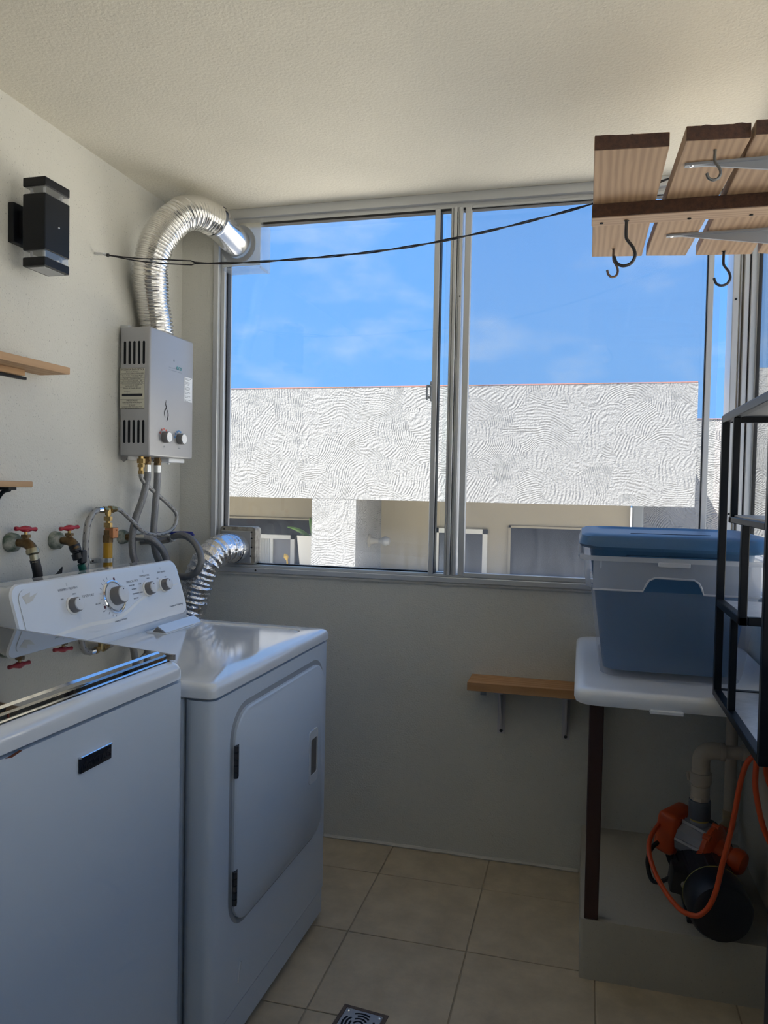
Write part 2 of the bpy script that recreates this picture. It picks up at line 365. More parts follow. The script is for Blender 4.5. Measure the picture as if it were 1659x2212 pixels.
HOOKD = pbr('dark_hook_wire', (0.045, 0.042, 0.042), 0.45, 0.4)
BRKT = pbr('grey_bracket', (0.32, 0.34, 0.37), 0.45, 0.2)
BRKW = pbr('white_bracket', (0.60, 0.58, 0.60), 0.5)
BROWN = pbr('brown_painted_steel', (0.050, 0.022, 0.018), 0.45)
WPLAS = pbr('white_plastic', (0.86, 0.88, 0.91), 0.30, bump=0.1, bscale=250)
CLEARP = veil('milky_clear_plastic', (0.70, 0.74, 0.80), 0.24, rough=0.25, trans=0.55, gloss=0.12)
CLEARR = veil('milky_plastic_rim', (0.86, 0.88, 0.92), 0.72, rough=0.25, trans=0.5, gloss=0.12)
BLUEP = pbr('denim_blue_plastic', (0.040, 0.125, 0.26), 0.4, bump=0.12, bscale=300)
ORANGE = pbr('orange_plastic', (0.62, 0.085, 0.018), 0.35)
OCORD = pbr('orange_cord', (0.70, 0.09, 0.02), 0.4)
CREAM = pbr('cream_pvc', (0.62, 0.53, 0.42), 0.4)
PVCG = pbr('grey_pvc', (0.12, 0.13, 0.15), 0.45)
CTRLG = pbr('grey_cast_body', (0.33, 0.34, 0.38), 0.4, 0.2)
MOTOR = pbr('motor_navy_black', (0.010, 0.012, 0.020), 0.45)
NAVY = pbr('navy_cabinet', (0.014, 0.018, 0.030), 0.5)
MARBLE = pbr('pale_shelf_board', (0.62, 0.64, 0.68), 0.2, var=0.25, vscale=12)
STICK = pbr('sticker_paper', (0.62, 0.60, 0.50), 0.6)
STICKW = pbr('white_sticker', (0.80, 0.82, 0.84), 0.5)
INK = pbr('black_ink', (0.03, 0.03, 0.035), 0.6)
TEAL = pbr('teal_print', (0.05, 0.34, 0.36), 0.5)
REDP = pbr('red_print', (0.60, 0.10, 0.06), 0.5)
BLUEPR = pbr('blue_print', (0.05, 0.22, 0.50), 0.5)
ACRY = veil('clear_acrylic', (0.65, 0.68, 0.70), 0.30, rough=0.05, trans=0.5, gloss=0.3)
CLRBAND = veil('clear_lens', (0.75, 0.78, 0.80), 0.35, rough=0.05, trans=0.4, gloss=0.4)
FROST = pbr('frosted_lens', (0.45, 0.46, 0.47), 0.4)
STUC = stucco('combed_white_stucco', (0.300, 0.300, 0.300))
BEIGE = plaster('neighbour_beige', (0.38, 0.335, 0.25), 30, 0.2, 0.1)
TERRA = pbr('terracotta_coping', (0.40, 0.16, 0.11), 0.8)
GROUND = pbr('pale_bounce_concrete', (0.80, 0.76, 0.69), 0.9, var=0.12, vscale=0.7)  # kept pale to throw sunlight up to the ceiling
NWIN = pbr('dark_window_glass', (0.022, 0.025, 0.032), 0.25, spec=0.15)
NFRAME = pbr('white_window_frame', (0.70, 0.68, 0.62), 0.5)
CURTAIN = pbr('pale_curtain', (0.55, 0.55, 0.52), 0.8, bump=0.0)
POT = pbr('cream_planter', (0.62, 0.58, 0.50), 0.5)
LEAF = pbr('green_leaf', (0.10, 0.20, 0.04), 0.45)
YELO = pbr('yellow_plastic', (0.70, 0.42, 0.03), 0.45)

XL, XR, HC = -0.045, 2.087, 2.446
YF = -3.6
# ------------------------------------------------------------------ the setting
fl = struct('floor', box(B(), XL-.15, XR+.15, YF-.15, 0.12, -0.20, -0.004), GROUT, smooth=False)
T, TX, TY = 0.3662, 1.2448, -0.219
def tile(x0, x1, y0, y1):
    b = box(B(), x0, x1, y0, y1, -0.004, 0.0, 0.0012, 1); return obj('tile', b, TILE, fl, smooth=False)
for i in range(-4, 4):
    for j in range(-1, 10):
        x0, x1 = TX+i*T+.002, TX+(i+1)*T-.002; y1, y0 = TY-j*T-.002, TY-(j+1)*T+.002
        x0, x1, y0, y1 = max(x0, XL), min(x1, XR), max(y0, YF), min(y1, 0)
        if x1-x0 > .01 and y1-y0 > .01: tile(x0, x1, y0, y1)
struct('ceiling', box(B(), XL-.15, XR+.15, YF-.15, 0.035, HC, HC+.2), CEIL, smooth=False)
struct('roof_added_eave', box(B(), XL-.15, XR+.7, YF-.15, 0.035, HC+.2, HC+.3), pbr('roof_slab', (.6, .58, .52), .9), smooth=False)  # unseen roof, its right-hand eave added to hold back skylight
struct('wall_left', box(B(), XL-.15, XL, YF-.15, 0.14, -.2, HC), WALL, smooth=False)
struct('wall_front', box(B(), XL, XR+.15, YF-.15, YF, -.2, HC), WALL, smooth=False)
b = B(); box(b, XL, XR+.15, 0, .14, -.2, 1.012); box(b, XL, .054, 0, .14, 1.012, HC)
struct('wall_back', b, WALL, smooth=False)
b = B(); box(b, XR, XR+.15, YF, 0, -.2, 1.03); box(b, XR, XR+.15, YF, -2.8, 1.03, HC); box(b, XR, XR+.15, -2.8, 0.0, 2.41, HC)
struct('wall_right', b, WALL, smooth=False)
b = B(); pts = [(.60+i*.06, -.004-.003*random.random(), .004+.003*random.random()) for i in range(17)]
tube(b, pts, 0.007, 6); struct('baseboard_back', b, CAULK)
b = B(); pts = [(.06+i*.05, -.003-.003*random.random(), 1.012+.004*random.random()) for i in range(41)]
tube(b, pts, 0.006, 6); struct('trim_1', b, CAULK)
# ---- window 1: the back window (sliding, screen on the right)
w1 = root('window_1', (0, 0, 1.02), None, None, kind='structure')
b = B(); box(b, .054, .100, 0.0, .12, 1.02, HC); obj('plaster_reveal', b, WALL, w1, smooth=False)
b = B(); box(b, .100, .122, -.012, .10, 1.02, HC, .002, 1); box(b, .122, .138, .01, .08, 1.05, 2.40, .002, 1); obj('jamb', b, ALU, w1, smooth=False)
b = B(); box(b, .138, .143, .03, .06, 1.052, 2.395); obj('gasket', b, GASKET, w1, smooth=False)
b = B(); box(b, .100, XR, -.016, .10, 1.020, 1.040, .002, 1); box(b, .12, 2.02, .0, .028, 1.040, 1.050, .001, 1); box(b, .12, 2.02, .045, .075, 1.040, 1.052, .001, 1); obj('sill_rail', b, ALU, w1, smooth=False)
b = B(); box(b, .145, 1.0, .030, .045, 1.050, 1.055); box(b, .142, 2.01, -.001, .028, 2.384, 2.393); obj('gasket', b, GASKET, w1, smooth=False)  # the head strip is added dark to cover the brightly lit rail
b = B(); box(b, .100, XR, -.016, .035, 2.410, HC, .002, 1); box(b, .12, 2.02, 0.0, .03, 2.392, 2.412, .001, 1); obj('head_rail', b, ALU, w1, smooth=False)
b = B(); box(b, .100, XR, -.006, -.001, 2.414, 2.417); obj('head_groove', b, ALUD, w1, smooth=False)
b = B(); box(b, .143, 1.05, .036, .040, 1.05, 2.392); obj('pane', b, GLASS, w1, smooth=False)
b = B(); box(b, 1.02, 1.98, .060, .064, 1.05, 2.392); obj('pane', b, GLASS, w1, smooth=False)
b = B(); box(b, .989, 1.009, -.006, .040, 1.046, 2.395, .002, 1); obj('sash_stile', b, ALU, w1, smooth=False)
b = B(); box(b, 1.009, 1.012, .0, .036, 1.05, 2.392); obj('gasket', b, GASKET, w1, smooth=False)
b = B()
for x0, x1, y0 in ((1.049, 1.058, -.004), (1.060, 1.072, -.012), (1.074, 1.080, -.004), (1.081, 1.093, -.010)): box(b, x0, x1, y0, .05, 1.046, 2.395, .0015, 1)
obj('mullion', b, ALU, w1, smooth=False)
b = B(); box(b, 1.050, 1.092, .004, .05, 1.046, 2.395); obj('mullion_groove', b, ALUD, w1, smooth=False)
b = B(); box(b, 1.101, 1.124, -.004, .020, 1.046, 2.395, .002, 1); obj('screen_stile', b, ALU, w1, smooth=False)
b = B(); box(b, 1.933, 1.951, -.004, .020, 1.046, 2.395, .002, 1); obj('screen_stile', b, ALU, w1, smooth=False)
b = B(); box(b, 1.930, 1.933, .0, .018, 1.05, 2.392); obj('gasket', b, GASKET, w1, smooth=False)
b = B(); box(b, 1.124, 1.933, -.003, .018, 1.042, 1.058, .002, 1); box(b, 1.124, 1.933, -.003, .018, 2.388, 2.40, .002, 1); obj('screen_rail', b, ALU, w1, smooth=False)
b = B(); box(b, 1.124, 1.933, .006, .007, 1.05, 2.392); obj('insect_screen', b, SCREEN, w1, smooth=False)
b = B()
for x0, x1, y0 in ((2.010, 2.030, -.010), (2.034, 2.040, -.004), (2.044, 2.060, -.016), (2.064, 2.087, -.022)): box(b, x0, x1, y0, .10, 1.02, HC, .002, 1)
obj('corner_post', b, ALU, w1, smooth=False)
b = B(); box(b, 2.012, 2.086, -.001, .10, 1.03, HC); obj('post_groove', b, pbr('brown_groove', (.26, .22, .17), .7), w1, smooth=False)  # flat brown fill between the post profiles
b = B()
for z in (1.30, 2.02): lathe(b, [(0, 0), (.004, .0005), (.004, .003)], (2.02, -.013, z), (0, 1, 0), 10)
for x in (.30, ): lathe(b, [(0, 0), (.004, .0005), (.004, .003)], (x, -.018, 1.030), (0, 1, 0), 10)
lathe(b, [(0, 0), (.003, .0005), (.003, .003)], (1.088, -.012, 2.07), (0, 1, 0), 10)
obj('screw', b, BLACKP, w1)
b = B(); box(b, .972, .989, -.016, .010, 1.700, 1.708, .002, 1); box(b, .972, .989, -.016, .010, 1.742, 1.750, .002, 1); box(b, .970, .977, -.018, -.006, 1.694, 1.745, .002, 1); box(b, .984, .992, -.012, .010, 1.690, 1.762, .002, 1)
obj('latch', b, BRKT, w1, smooth=False)
# ---- window 2: along the right wall
w2 = root('window_2', (XR, -1.5, 1.03), None, None, kind='structure')
b = B(); box(b, XR-.012, XR+.09, -2.8, -.025, 1.03, 1.055, .002, 1); obj('sill_rail', b, ALU, w2, smooth=False)
b = B(); box(b, XR-.012, XR+.09, -2.8, -.025, 2.385, 2.412, .002, 1); obj('head_rail', b, ALU, w2, smooth=False)
for y in (-2.8, -1.86, -.95): obj('mullion', box(B(), XR-.012, XR+.08, y, y+.035, 1.055, 2.385, .002, 1), ALU, w2, smooth=False)
obj('jamb', box(B(), XR-.004, XR+.010, -.026, -.012, 1.055, 2.385, .002, 1), ALU, w2, smooth=False)
obj('gasket', box(B(), XR-.002, XR+.008, -.034, -.026, 1.055, 2.385), GASKET, w2, smooth=False)
for y0, y1 in ((-2.765, -1.86), (-1.825, -.95), (-.915, -.034)): obj('pane', box(B(), XR+.004, XR+.008, y0, y1, 1.055, 2.385), GLASS, w2, smooth=False)

# ------------------------------------------------------------------ outside
struct('raised_bounce_ground', box(B(), -70, 70, -50, 90, -.8, -.5), GROUND, smooth=False)  # unseen ground, raised near the windows to bounce sunlight indoors
b = B(); box(b, -6, XR+.15, -9, .14, -3.0, -.2); box(b, -6, XL-.15, -9, .14, -.2, HC+.2); box(b, XL-.15, XR+.15, -9, YF-.15, -.2, HC+.2)
struct('wall_own_building', b, pbr('own_building_paint', (.66, .63, .56), .9), smooth=False)
nb = root('neighbour_building', (0, 6.0, -3.0), 'white combed-stucco house with shaded recess across the gap behind the window', 'building')
obj('parapet', box(B(), -14, 2.705, 6.0, 6.35, 1.212, 2.555), STUC, nb, smooth=False)
obj('coping', box(B(), -14, 2.70, 5.995, 6.36, 2.553, 2.561), TERRA, nb, smooth=False)
obj('roof', box(B(), -14, 2.705, 6.35, 8.49, 1.25, 2.25), STUC, nb, smooth=False)
obj('pier', box(B(), -1.655, -1.092, 6.0, 7.2, -.2, 1.215), STUC, nb, smooth=False)
obj('lower_wall', box(B(), -14, 2.705, 6.0, 6.25, -3.0, .10), STUC, nb, smooth=False)
obj('balcony_floor', box(B(), -14, 2.705, 6.25, 7.2, -.2, -.05), BEIGE, nb, smooth=False)
obj('back_wall', box(B(), -14, 2.12, 7.2, 7.4, -3, 1.25), BEIGE, nb, smooth=False)
obj('downpipe', box(B(), 2.14, 2.27, 7.12, 7.24, -3, 1.25, .02, 2), pbr('grey_downpipe', (.20, .22, .24), .6), nb, smooth=False)
wf = obj('window', (lambda b: (box(b, -.33, -.29, 7.14, 7.22, -.1, .84), box(b, .29, .35, 7.14, 7.22, -.1, .84), box(b, -.33, .35, 7.14, 7.22, .78, .84), b)[-1])(B()), NFRAME, nb, smooth=False)
obj('pane', box(B(), -.29, .29, 7.17, 7.20, -.1, .78), NWIN, wf, smooth=False)
wf = obj('window', (lambda b: (box(b, .62, .65, 7.17, 7.22, -.1, .90), box(b, .62, 2.02, 7.17, 7.22, .875, .90), box(b, 1.99, 2.02, 7.17, 7.22, -.1, .90), b)[-1])(B()), BEIGE, nb, smooth=False)
obj('pane', box(B(), .65, 1.99, 7.185, 7.205, -.1, .875), NWIN, wf, smooth=False)
wf = obj('window', (lambda b: (box(b, -3.44, -1.98, 7.17, 7.22, .885, .91), box(b, -3.46, -3.42, 7.17, 7.22, -.1, .91), b)[-1])(B()), BEIGE, nb, smooth=False)
obj('pane', box(B(), -3.42, -1.98, 7.185, 7.205, -.1, .885), NWIN, wf, smooth=False)
wf = obj('sliding_door', (lambda b: (box(b, -3.05, -2.30, 7.10, 7.16, .62, .675), box(b, -2.36, -2.30, 7.10, 7.16, -.1, .675), box(b, -2.66, -2.62, 7.10, 7.16, -.1, .62), b)[-1])(B()), NFRAME, nb, smooth=False)
b = B(); pts = []
for i in range(33): pts.append((-3.05+i*.0122, 7.15+.012*math.sin(i*1.9)))
pts2 = [(x, y+.01) for x, y in pts[::-1]]
prism(b, pts+pts2, lambda u, v, w: (u, v, w), -.1, .62); obj('curtain', b, CURTAIN, wf)
obj('pane', box(B(), -2.62, -2.36, 7.13, 7.14, -.1, .62), pbr('grey_pane', (.16, .16, .17), .15), wf, smooth=False)
pt = root('planter', (-1.86, 6.62, -.05), 'tall cream planter with a green leaf on the neighbour balcony beside the white pier', 'planter')
b = B(); loft(b, [[(-1.86+dx*s, 6.62+dy*s, z) for dx, dy in rrect(-1, 1, -1, 1, .25)] for s, z in ((.10, -.05), (.17, .72), (.155, .72), (.15, .66))]); obj('pot', b, POT, pt)
b = B()
for a, L, h in ((2.9, .34, .2), (.4, .22, .34), (1.9, .12, .36)):
    c = Vector((-1.86, 6.62, .66)); d = Vector((math.cos(a), -.2, 0))
    P = [c + d*L*t + Vector((0, 0, h*(t*1.5-.7*t*t))) for t in [i/8 for i in range(9)]]
    tube(b, P, [.006+.022*math.sin(PI*(.15+.85*i/8)) for i in range(9)], 6)
obj('leaf', b, LEAF, pt)
b = B(); tube(b, cr([(-2.18, 6.55, -.05), (-2.18, 6.55, .3), (-2.19, 6.55, .40), (-2.22, 6.55, .47)], 5), [.012]*10+[.02, .03, .035, .03, .02, .008], 8)
top('yellow_tool_handle', b, YELO, 'yellow tool handle poking up before the neighbour sliding door', 'handle')
wl = root('bulb_holder', (-1.10, 6.6, .60), 'bare bulb on a round holder on the side of the white pier', 'lamp')
b = B(); lathe(b, [(.0, 0), (.085, 0.0), (.085, .012), (.05, .03), (.035, .09), (.035, .13), (0, .13)], (-1.092, 6.6, .68), (1, 0, 0), 20); obj('holder', b, pbr('beige_holder', (.26, .24, .20), .6), wl)
b = B(); lathe(b, [(.025, 0), (.03, .02), (.058, .07), (.062, .10), (.045, .145), (0, .16)], (-.965, 6.6, .68), (1, 0, 0), 20); obj('bulb', b, pbr('frosted_bulb', (.24, .24, .23), .15), wl)
n2 = root('far_building', (5.5, 8.8, -3), 'farther white stucco wall stepping back behind the end of the neighbour house', 'building')
obj('wall', box(B(), 2.3, 14, 8.5, 8.8, -3, 2.385), STUC, n2, smooth=False)
obj('coping', box(B(), 2.3, 3.65, 8.49, 8.81, 2.383, 2.393), TERRA, n2, smooth=False)
obj('tall_wall', box(B(), 3.65, 14, 8.48, 8.8, -.5, 3.07), STUC, n2, smooth=False)
n3 = root('side_bounce_wall', (6.4, 0, -.5), 'white wall out of view beyond the right-hand window, placed close to bounce sunlight in', 'building')
obj('wall', box(B(), 6.0, 6.3, -9, 5.2, -.5, 2.6), pbr('white_bounce_paint', (.74, .72, .68), .9, bump=.4, bscale=14, bdist=.01), n3, smooth=False)  # unseen wall, made white to bounce sunlight onto the left wall
obj('coping', box(B(), 5.98, 6.32, -9, 5.2, 2.598, 2.61), TERRA, n3, smooth=False)

# ------------------------------------------------------------------ dryer (local: x=0 front face, y along the wall, z up)
dr = root('clothes_dryer', (.7625, -1.27, 0), 'white front-loading clothes dryer with slanted dial console beside the window wall', 'dryer', rotz=-.0263)
W = .737
b = B(); box(b, -.66, -.079, .004, W-.004, .03, .884, .004, 2); obj('cabinet', b, WHITE_SKYTINT, dr)
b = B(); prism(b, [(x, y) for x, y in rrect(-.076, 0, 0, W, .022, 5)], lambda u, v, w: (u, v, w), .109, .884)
prism(b, rrect(-.074, -.003, .002, W-.002, .02, 5), lambda u, v, w: (u, v, w), .03, .103); obj('front_panel', b, WHITE_SKYTINT, dr)
b = B(); poly0 = rrect(-.665, .004, -.004, W+.004, .022, 6)
def shr(p, d): 
    cx, cy = -.33, W/2; return [(x-math.copysign(d, x-cx), y-math.copysign(d, y-cy)) for x, y in p]
lo = [[(x, y, .889) for x, y in shr(poly0, .003)], [(x, y, .892) for x, y in poly0], [(x, y, .906) for x, y in poly0]]
for k in range(1, 6):
    a = k/5*PI/2; lo.append([(x, y, .906+.018*math.sin(a)) for x, y in shr(poly0, .018*(1-math.cos(a)))])
inn = rrect(-.645, -.045, .045, W-.045, .05, 6)
# bow the front of the recessed top panel
inn = [((x+.0 - .028*abs((y-W/2)/(W/2))**2 if x > -.2 else x), y) for x, y in inn]
lo.append([(x, y, .924) for x, y in inn]); lo.append([(x-.004*(1 if x > -.3 else -1), y-.004*(1 if y > W/2 else -1), .9195) for x, y in inn])
loft(b, lo); obj('top', b, WHITE, dr, ang=30)
# console: wedge with slanted face and rounded corners
f0, f1 = Vector((-.497, 0, .945)), Vector((-.550, 0, 1.112))
up_ = (f1-f0).normalized(); H = (f1-f0).length
nrm = Vector((up_.z, 0, -up_.x))
def face(u, v, d=0): return f0 + up_*v + Vector((0, u, 0)) + nrm*d
b = B()
A = rrect(.0, W, 0, H, .035, 6)
loft(b, [[Vector((-.66, u, min(.925+v*1.12, 1.105))) for u, v in A], [face(u, v, -.03) for u, v in rrect(-.004, W+.004, -.004, H+.004, .035, 6)], [face(u, v, -.004) for u, v in rrect(-.004, W+.004, -.004, H+.004, .035, 6)], [face(u, v, 0) for u, v in rrect(0, W, 0, H, .033, 6)]])
box(b, -.66, -.50, .0, W, .918, .96, .006, 2)
con = obj('console', b, WHITE, dr, ang=35)
b = B(); prism(b, rrect(.018, W-.012, .016, H-.012, .03, 6), lambda u, v, w: face(u, v, w), .0, .0022); obj('control_panel', b, CONSOLE, dr)
b = B(); SW = [(.03, .030), (.13, .045), (.25, .050), (.35, .046), (.42, .060), (.50, .086), (.60, .102), (.715, .108)]
c = cr([Vector((u, v-.012, 0)) for u, v in SW], 8); Lp = []
for i, p in enumerate(c):
    w_ = .002+.0035*math.sin(PI*min(1, i/len(c)+.05)); Lp.append((p.x, p.y, w_))
prism(b, [(x, y+w_) for x, y, w_ in Lp] + [(x, y-w_) for x, y, w_ in Lp[::-1]], lambda u, v, w: face(u, v, w), .0022, .0028); obj('swoosh', b, SWOOSH, dr, label='pale curved stripe across the console')
def knob(u, v, r, h, ring=False):
    b = B(); lathe(b, [(0, 0), (r*1.22, 0), (r*1.22, .002), (r*1.05, .004)], face(u, v, .0022), nrm, 28); 
    k_ = obj('knob_base', b, SWOOSH if not ring else KFACE, dr)
    b = B(); lathe(b, [(0, .003), (r, .003), (r, .006), (r*.93, h*.92), (r*.88, h), (0, h)], face(u, v, .0022), nrm, 32); kb = obj('knob', b, KGREY, dr)
    b = B(); lathe(b, [(0, h), (r*.84, h), (r*.80, h+.0025), (r*.4, h+.0045), (0, h+.005)], face(u, v, .0022), nrm, 32); obj('knob_face', b, KFACE, kb)
    b = B(); p = face(u, v+r*.55, .0022+h+.004); lathe(b, [(0, 0), (.0016, 0), (.0016, .001), (0, .001)], p, nrm, 8); obj('knob_mark', b, INK, kb)
VK = .098
knob(.198, VK, .0205, .022); knob(.545, VK+.002, .0205, .022); knob(.634, VK+.003, .0195, .022)
b = B(); lathe(b, [(.043, .0), (.049, .0), (.049, .004), (.045, .006), (.043, .004)], face(.375, VK, .0022), nrm, 40, closed=False); obj('dial_ring', b, CHROME, dr)
b = B(); lathe(b, [(0, 0), (.040, 0), (.040, .005), (.034, .007), (0, .007)], face(.375, VK, .0022), nrm, 40); obj('dial_skirt', b, KFACE, dr)
knob(.375, VK, .027, .034, True)
MF = lambda u, v, d=.0026: basis(face(u, v, d), (0, 1, 0), up_)
for s, u, v, z in (('TIMED DRY', .268, VK+.018, .010), ('SENSOR DRY', .478, VK+.034, .010), ('WRINKLE PREVENT', .196, VK+.046, .009), ('WRINKLE PREVENT', .38, VK-.070, .007), ('TEMPERATURE', .545, VK+.044, .008), ('END SIGNAL', .640, VK+.046, .008), ('MORE DRY', .470, VK+.022, .006), ('NORMAL', .478, VK+.010, .006), ('PERMANENT PRESS', .490, VK-.004, .006), ('LESS DRY', .476, VK-.018, .006), ('OFF', .316, VK-.034, .006), ('AIR DRY', .300, VK-.010, .006), ('MIN', .165, VK+.022, .006), ('MAX', .215, VK+.030, .006), ('LOW', .512, VK+.022, .006), ('HIGH', .560, VK+.034, .006), ('OFF', .610, VK+.028, .006), ('ON', .655, VK+.028, .006)):
    text('lettering', s, z, MF(u, v), PRINT, dr, .0002)
text('lettering', 'Commercial Technology', .008, MF(.675, .030), PRINT, dr, .0002, shear=.25)
b = B()
for i in range(11):
    a = math.radians(100 + i*16); c0 = Vector((.375, VK, 0)); d = Vector((math.cos(a), math.sin(a), 0)); n_ = Vector((-d.y, d.x, 0))
    P = [c0+d*.053+n_*.0007, c0+d*.060+n_*.0007, c0+d*.060-n_*.0007, c0+d*.053-n_*.0007]
    prism(b, [(p.x, p.y) for p in P], lambda u, v, w: face(u, v, w), .0022, .0027)
obj('dial_tick', b, PRINT, dr, smooth=False)
DMARK = pbr('dark_red_mark', (.08, .01, .02), .5)
for a in (68, 205):
    c0 = Vector((.375+.055*math.cos(math.radians(a)), VK+.055*math.sin(math.radians(a)), 0))
    b = B(); prism(b, rrect(c0.x-.0035, c0.x+.0035, c0.y-.004, c0.y+.004, .001, 2), lambda u, v, w: face(u, v, w), .0022, .0028)
    obj('dial_mark', b, DMARK, dr)
for u in (.196, .545, .640):
    b = B(); prism(b, rrect(u-.002, u+.002, VK+.054, VK+.062, .001, 2), lambda u, v, w: face(u, v, w), .0022, .0027)
    obj('indicator', b, KFACE, dr)
b = B(); P = [(.030, H-.030), (.060, H-.022), (.055, H-.034), (.085, H-.026), (.060, H-.045), (.038, H-.050)]
prism(b, P, lambda u, v, w: face(u, v, w), .0022, .0025); obj('tape_residue', b, pbr('tape_residue', (.58, .57, .53), .6), dr)
# lint screen lid
b = B(); box(b, -.485, -.415, .475, .725, .9195, .9225, .004, 2); ll = obj('lint_lid', b, WHITE, dr)
b = B(); prism(b, [(-.47, .9225), (-.425, .9225), (-.455, .940)], lambda u, v, w: (u, w, v), .49, .70); obj('lint_handle', b, WHITE, ll, smooth=False)
b = B(); prism(b, [(-.468, .9225), (-.427, .9225), (-.454, .937)], lambda u, v, w: (u, w, v), .484, .4895); obj('lint_vent', b, KGREY, ll, smooth=False)
# door with stamped surround
DO = rrect(.095, .682, .318, .834, .075, 10)
b = B(); prism(b, rrect(.082, .695, .306, .848, .085, 10), lambda u, v, w: (w, u, v), -.004, .0005); obj('door_seat', b, pbr('door_shadow_gap', (.34, .36, .38), .5), dr)
b = B(); loft(b, [[(.0, u, v) for u, v in DO], [(.007, u, v) for u, v in DO], [(.0105, u, v) for u, v in rrect(.099, .678, .322, .830, .072, 10)]]); door = obj('door', b, WHITE_SKYTINT, dr)
for z0, z1 in ((.681, .759), (.378, .460)):
    b = B(); m = 5
    for k_ in range(m): cyl(b, (.0105, .094, z0+(z1-z0)*k_/m+.001), (.0105, .094, z0+(z1-z0)*(k_+1)/m-.001), .0055, n=12)
    box(b, .008, .0115, .094, .106, z0, z1); obj('hinge', b, pbr('dark_hinge', (.10, .10, .11), .35, .8), door)
b = B(); HO = rrect(.556, .622, .490, .648, .012, 4); HI = rrect(.566, .615, .515, .622, .006, 4)
loft(b, [[(.0105, u, v) for u, v in HO], [(.0135, u, v) for u, v in HO], [(.014, u, v) for u, v in HI], [(.0106, u, v) for u, v in HI]], False, False)
hd = obj('handle', b, WHITE, door)
b = B(); prism(b, HI, lambda u, v, w: (w, u, v), .0100, .0112); obj('handle_pocket', b, pbr('handle_pocket', (.16, .14, .12), .6), hd)
b = B(); prism(b, [(.135, .165), (.150, .21), (.146, .212), (.141, .196), (.138, .19)], lambda u, v, w: (w, u, v), .0, .004); obj('dent', b, WHITE, dr)
for y in (.06, W-.06):
    for x in (-.6, -.06): obj('foot', cyl(B(), (x, y, 0), (x, y, .032), .018, n=14), BLACKP, dr)
# ------------------------------------------------------------------ washer
ws = root('washing_machine', (.702, -1.291, 0), 'white top-loading washing machine with mirror-like smoked lid in the near left corner', 'washer', rotz=-.045)
WW = -.686
b = B(); prism(b, rrect(-.66, 0, WW, 0, .018, 5), lambda u, v, w: (u, v, w), .02, .934); obj('cabinet', b, WHITE_SKYTINT, ws)
P0 = rrect(-.665, .003, WW-.003, .003, .03, 6)
def shr2(p, d):
    cx, cy = -.33, WW/2; return [(x-math.copysign(d, x-cx), y-math.copysign(d, y-cy)) for x, y in p]
lz = lambda x: .976 + (-x)*.055   # rim rises to the back
lo = [[(x, y, .939) for x, y in shr2(P0, .004)], [(x, y, .942) for x, y in P0], [(x, y, lz(x)-.018) for x, y in P0]]
for k_ in range(1, 6):
    a = k_/5*PI/2; lo.append([(x, y, lz(x)-.018+.022*math.sin(a)) for x, y in shr2(P0, .022*(1-math.cos(a)))])
b = B(); loft(b, lo); obj('top_rim', b, WHITE, ws, ang=30)
LP = rrect(-.60, -.022, WW+.022, -.022, .02, 5)
b = B(); lz2 = lambda x: lz(x)+.004
loft(b, [[(x, y, lz2(x)) for x, y in LP], [(x, y, lz2(x)+.012) for x, y in LP], [(x, y, lz2(x)+.015) for x, y in shr2(LP, .004)]]); lid = obj('lid', b, LIDGL, ws, ang=25)
b = B(); prism(b, [(-.048, lz2(-.048)+.0180), (-.018, lz2(-.018)+.003), (-.018, lz2(-.018)-.002), (-.048, lz2(-.048)+.010)], lambda u, v, w: (u, w, v), WW+.03, -.03); obj('chrome_strip', b, CHROME, lid, smooth=False)
b = B(); prism(b, [(-.62, lz2(-.62)+.016), (-.012, lz2(-.012)+.013), (-.012, lz2(-.012)+.002), (-.62, lz2(-.62)+.002)], lambda u, v, w: (u, w, v), -.024, -.016); obj('lid_edge', b, pbr('lid_edge_grey', (.36, .34, .32), .2, .4), lid, smooth=False)
bd = obj('badge', box(B(), 0, .006, -.345, -.258, .848, .877, .002, 2), pbr('dark_badge', (.02, .022, .03), .15, .3), ws, label='dark name badge with bright bevel')
obj('badge_bevel', box(B(), .0, .0075, -.346, -.257, .874, .879, .0015, 1), CHROME, bd, smooth=False)
text('lettering', 'MAYTAG', .021, basis((.0062, -.302, .861), (0, 1, 0), (0, 0, 1)), pbr('badge_letters', (.10, .105, .12), .25, .8), bd, .0006)
for y in (-.06, WW+.06):
    for x in (-.6, -.06): obj('foot', cyl(B(), (x, y, 0), (x, y, .022), .018, n=14), BLACKP, ws)
b = B(); prism(b, [(-.665, .96), (-.605, .985), (-.625, 1.10), (-.665, 1.11)], lambda u, v, w: (u, w, v), WW, -.05); obj('console', b, pbr('washer_console', (.42, .42, .41), .3), ws, smooth=False)
b = B(); prism(b, [(-.515, .933), (-.50, .9345), (-.485, .937), (-.478, .934), (-.50, .930)], lambda u, v, w: (w, u, v), .0, .0005); obj('rust_chip', b, pbr('rust', (.14, .04, .02), .9), ws)

